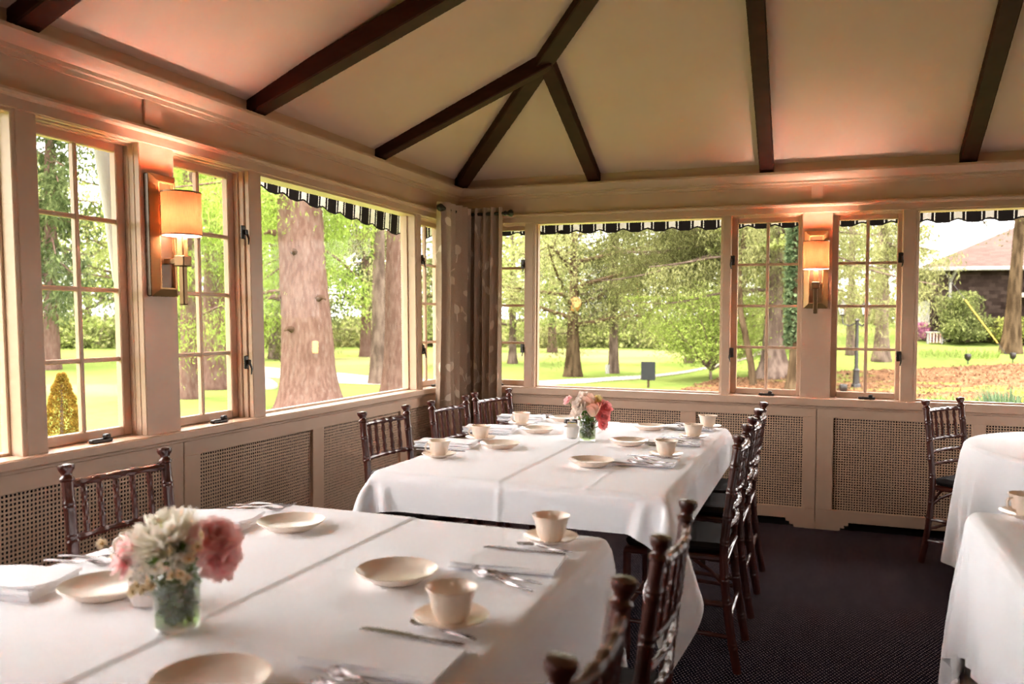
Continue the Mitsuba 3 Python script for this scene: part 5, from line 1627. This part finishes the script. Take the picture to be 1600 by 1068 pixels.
key = thing('garden_bench', 'small white slatted bench at the corner of the shingled house', 'bench')
bz = float(ground_z(4.0, 35.8))
part(key, 'seat', box(3.68, 4.28, 35.6, 36.0, bz + 0.42, bz + 0.47, 0.01), M_WHITE)
for x in (3.72, 4.20):
    for y in (35.64, 35.93):
        part(key, 'leg', box(x, x + 0.05, y, y + 0.05, bz, bz + 0.43), M_WHITE)
for i in range(4):
    part(key, 'slat', box(3.80 + 0.11 * i, 3.85 + 0.11 * i, 35.62, 35.64, bz + 0.05, bz + 0.42), M_PINKTAG, label='reddish front slat')

# small white house far beyond the lawn on the left
key = thing('house', 'small white house far beyond the lawn behind the picture window', 'house')
part(key, 'wall', box(-40.2, -36.6, 49, 53, -0.7, 1.2), M_WHITE, smooth=False)
part(key, 'roof', trimesh.Trimesh(np.array([[-40.6, 48.6, 1.1], [-36.2, 48.6, 1.1], [-36.2, 53.4, 1.1], [-40.6, 53.4, 1.1], [-38.4, 48.6, 2.4], [-38.4, 53.4, 2.4]]), [[0, 1, 4], [2, 3, 5], [0, 4, 5], [0, 5, 3], [1, 2, 5], [1, 5, 4]], process=False), M_ROOF, smooth=False)
part(key, 'window', box(-38.9, -38.0, 48.93, 49.0, -0.1, 0.8), M_DARK)

# lamp post with three lanterns
LX, LY = 0.79, 23.3
lz = float(ground_z(LX, LY))
key = thing('lamp_post', 'black garden lamp post with curved arms and lanterns on the mulch bed', 'lamp post')
part(key, 'post', cat(sweep([(LX, LY, lz - 0.1), (LX, LY, lz + 0.02), (LX, LY, lz + 0.10), (LX, LY, lz + 0.12), (LX, LY, lz + 0.42), (LX, LY, lz + 0.46), (LX, LY, lz + 0.50), (LX, LY, lz + 0.52), (LX, LY, lz + 1.72), (LX, LY, lz + 1.75), (LX, LY, lz + 1.80)],
                          [0.13, 0.13, 0.115, 0.085, 0.075, 0.085, 0.06, 0.048, 0.042, 0.07, 0.03], 14)), M_BLACKM)
for i, (dx, dy) in enumerate(((-0.36, 0.04), (0.24, 0.22), (0.19, -0.20))):
    hx, hy, hzz = LX + dx, LY + dy, lz + 1.86
    part(key, 'arm', sweep([(LX, LY, lz + 1.70), (LX + dx * 0.5, LY + dy * 0.5, lz + 1.60), (LX + dx * 0.95, LY + dy * 0.95, lz + 1.66), (hx, hy, lz + 1.84)], 0.018, 8), M_BLACKM)
    ln = part(key, 'lantern', moved(lathe([(0.001, 0.0), (0.05, 0.0), (0.065, 0.03), (0.07, 0.04)], 6), place_mat(hx, hy, hzz)), M_BLACKM, smooth=False)
    part(ln, 'glass', moved(lathe([(0.065, 0.04), (0.105, 0.26)], 6), place_mat(hx, hy, hzz)), M_JAR, smooth=False)
    part(ln, 'bars', cat([sweep([(hx + 0.066 * math.cos(t), hy + 0.066 * math.sin(t), hzz + 0.04), (hx + 0.107 * math.cos(t), hy + 0.107 * math.sin(t), hzz + 0.26)], 0.008, 5) for t in np.arange(6) * math.pi / 3]), M_BLACKM)
    part(ln, 'roof', moved(lathe([(0.001, 0.44), (0.012, 0.40), (0.03, 0.37), (0.08, 0.31), (0.135, 0.27), (0.135, 0.255), (0.001, 0.255)], 6), place_mat(hx, hy, hzz)), M_BLACKM, smooth=False)

# lawn sign, spot lamps, stone, guy wire
sx, sy = -4.62, 23.25
sz = float(ground_z(sx, sy))
key = thing('lawn_sign', 'dark square sign board on a short wooden post in the lawn', 'sign')
part(key, 'board', box(sx - 0.20, sx + 0.20, sy - 0.02, sy + 0.02, sz + 0.22, sz + 0.74, 0.008), mat('m_slate', principled((0.014, 0.014, 0.015), 0.7, specular=0.2)))
part(key, 'post', box(sx - 0.03, sx + 0.03, sy + 0.02, sy + 0.07, sz - 0.1, sz + 0.7, 0.004), M_BARKT, label='wooden post')
for x, y, lab in ((0.45, 21.7, 'round garden spot lamp at the edge of the bed left of the lamp post'), (4.19, 29.2, 'round garden spot lamp in the grass strip before the house'), (5.50, 29.7, 'round garden spot lamp at the foot of the tan trunk')):
    z = float(ground_z(x, y))
    key = thing('garden_spotlight', lab, 'garden lamp')
    part(key, 'stake', sweep([(x, y, z - 0.05), (x, y, z + 0.12)], 0.02, 8), M_BLACKM)
    part(key, 'head', moved(lathe([(0.001, 0.0), (0.05, 0.01), (0.09, 0.07), (0.10, 0.15), (0.085, 0.21), (0.001, 0.22)], 16), place_mat(x, y, z + 0.10)), M_BLACKM)
st = ball((0, 0, 0), 0.28, 3, (1.3, 1.0, 0.75))
st.vertices *= 1 + 0.25 * (meshkit.noise(st.vertices * 5, 3)[:, None] - 0.5)
single('stone', moved(st, place_mat(-14.2, 18.75, -0.52)), M_STONE, 'pale field stone lying in the lawn behind the picture window', 'stone', smooth=True)
gz = float(ground_z(5.75, 31.6))
key = thing('guy_wire', 'slanting guy wire with a yellow guard before the shingled house', 'wire')
A, B = np.array([5.70, 31.6, gz]), np.array([2.5, 37.5, 6.2])
d = B - A
part(key, 'wire', sweep([A, A + d * 0.5, B], 0.012, 6), M_BLACKM)
part(key, 'guard', sweep([A + d * 0.07, A + d * 0.32], 0.02, 8), M_YELLOW, label='yellow plastic guard')
single('sign_post', sweep([(-7.30, 29.3, -0.6), (-7.30, 29.3, -0.28)], 0.08, 8), M_WHITE, 'small white marker at the foot of the grey spruce', 'marker')


# awnings outside the two window walls
def awning(wall, a0, a1, z_a, z_b, out, label, drop=0.20, period=0.195):
    key = thing('awning', label, 'awning', 'striped awnings outside the windows')
    if wall == 'left':
        period = 0.235
    n = max(24, int((a1 - a0) / period * 14))
    u = np.linspace(0, 1, n)
    a = a0 + (a1 - a0) * u
    zb = z_a + (z_b - z_a) * u
    ph = (a - a0) / period
    f = np.abs((ph - np.floor(ph)) - 0.5)
    sc = 0.023 * np.clip(1 - f / 0.30, 0, 1) ** 0.8
    rows, uv = [], []
    for t in np.linspace(0, 1, 7):
        b = zb + sc
        z = b + (zb + drop - b) * t
        rows.append(np.stack([a, np.full(n, out + 0.01 * (1 - t)), z], 1))
        uv.append(np.stack([ph, np.full(n, t)], 1))
    w = 'left_plain' if wall == 'left' else wall
    part(key, 'valance', to_wall(sheet(np.array(rows)), w), M_VALANCE, smooth=True, uv=np.array(uv).reshape(-1, 2), label='scalloped black and white striped valance')
    rows, uv = [], []
    for t in np.linspace(0, 1, 5):
        rows.append(np.stack([a, np.full(n, out + (THICK - out) * t), zb + drop + (0.40 - 0.0) * t], 1))
        uv.append(np.stack([ph, np.full(n, 0.5)], 1))
    part(key, 'canopy', to_wall(sheet(np.array(rows)), w), M_VALANCE, smooth=True, uv=np.array(uv).reshape(-1, 2))
    return key


awning('left', -0.4, 2.13, 2.21, 2.21, 0.80, 'striped awning over the picture window at the left picture edge')
AW = awning('left', 2.19, 4.10, 2.215, 2.205, 0.80, 'striped awning over the casements beside the window wall sconce')
awning('left', 4.12, 6.60, 2.20, 2.035, 0.80, 'striped awning over the picture window with the huge trunk')
awning('back', -3.30, -2.02, 2.045, 2.055, 0.78, 'striped awning over the narrow casement of the end wall')
awning('back', -2.40, -0.66, 2.055, 2.055, 0.80, 'striped awning over the picture window with the lawn sign')
awning('back', -0.655, -0.06, 2.05, 2.05, 0.78, 'striped awning over the casement left of the end wall sconce')
awning('back', -0.05, 0.55, 2.045, 2.05, 0.78, 'striped awning over the casement right of the end wall sconce')
awning('back', 0.57, 2.9, 2.055, 2.055, 0.80, 'striped awning over the picture window with the shingled house')
part(AW, 'prop', sweep([(-3.20, 2.955, 2.53), (-3.20, 3.007, 2.17), (-3.20, 3.06, 1.855), (-3.20, 3.10, 1.53), (-3.20, 3.102, 1.50)], [0.036, 0.035, 0.031, 0.020, 0.006], 12), M_WHITE, label='white slanting prop')
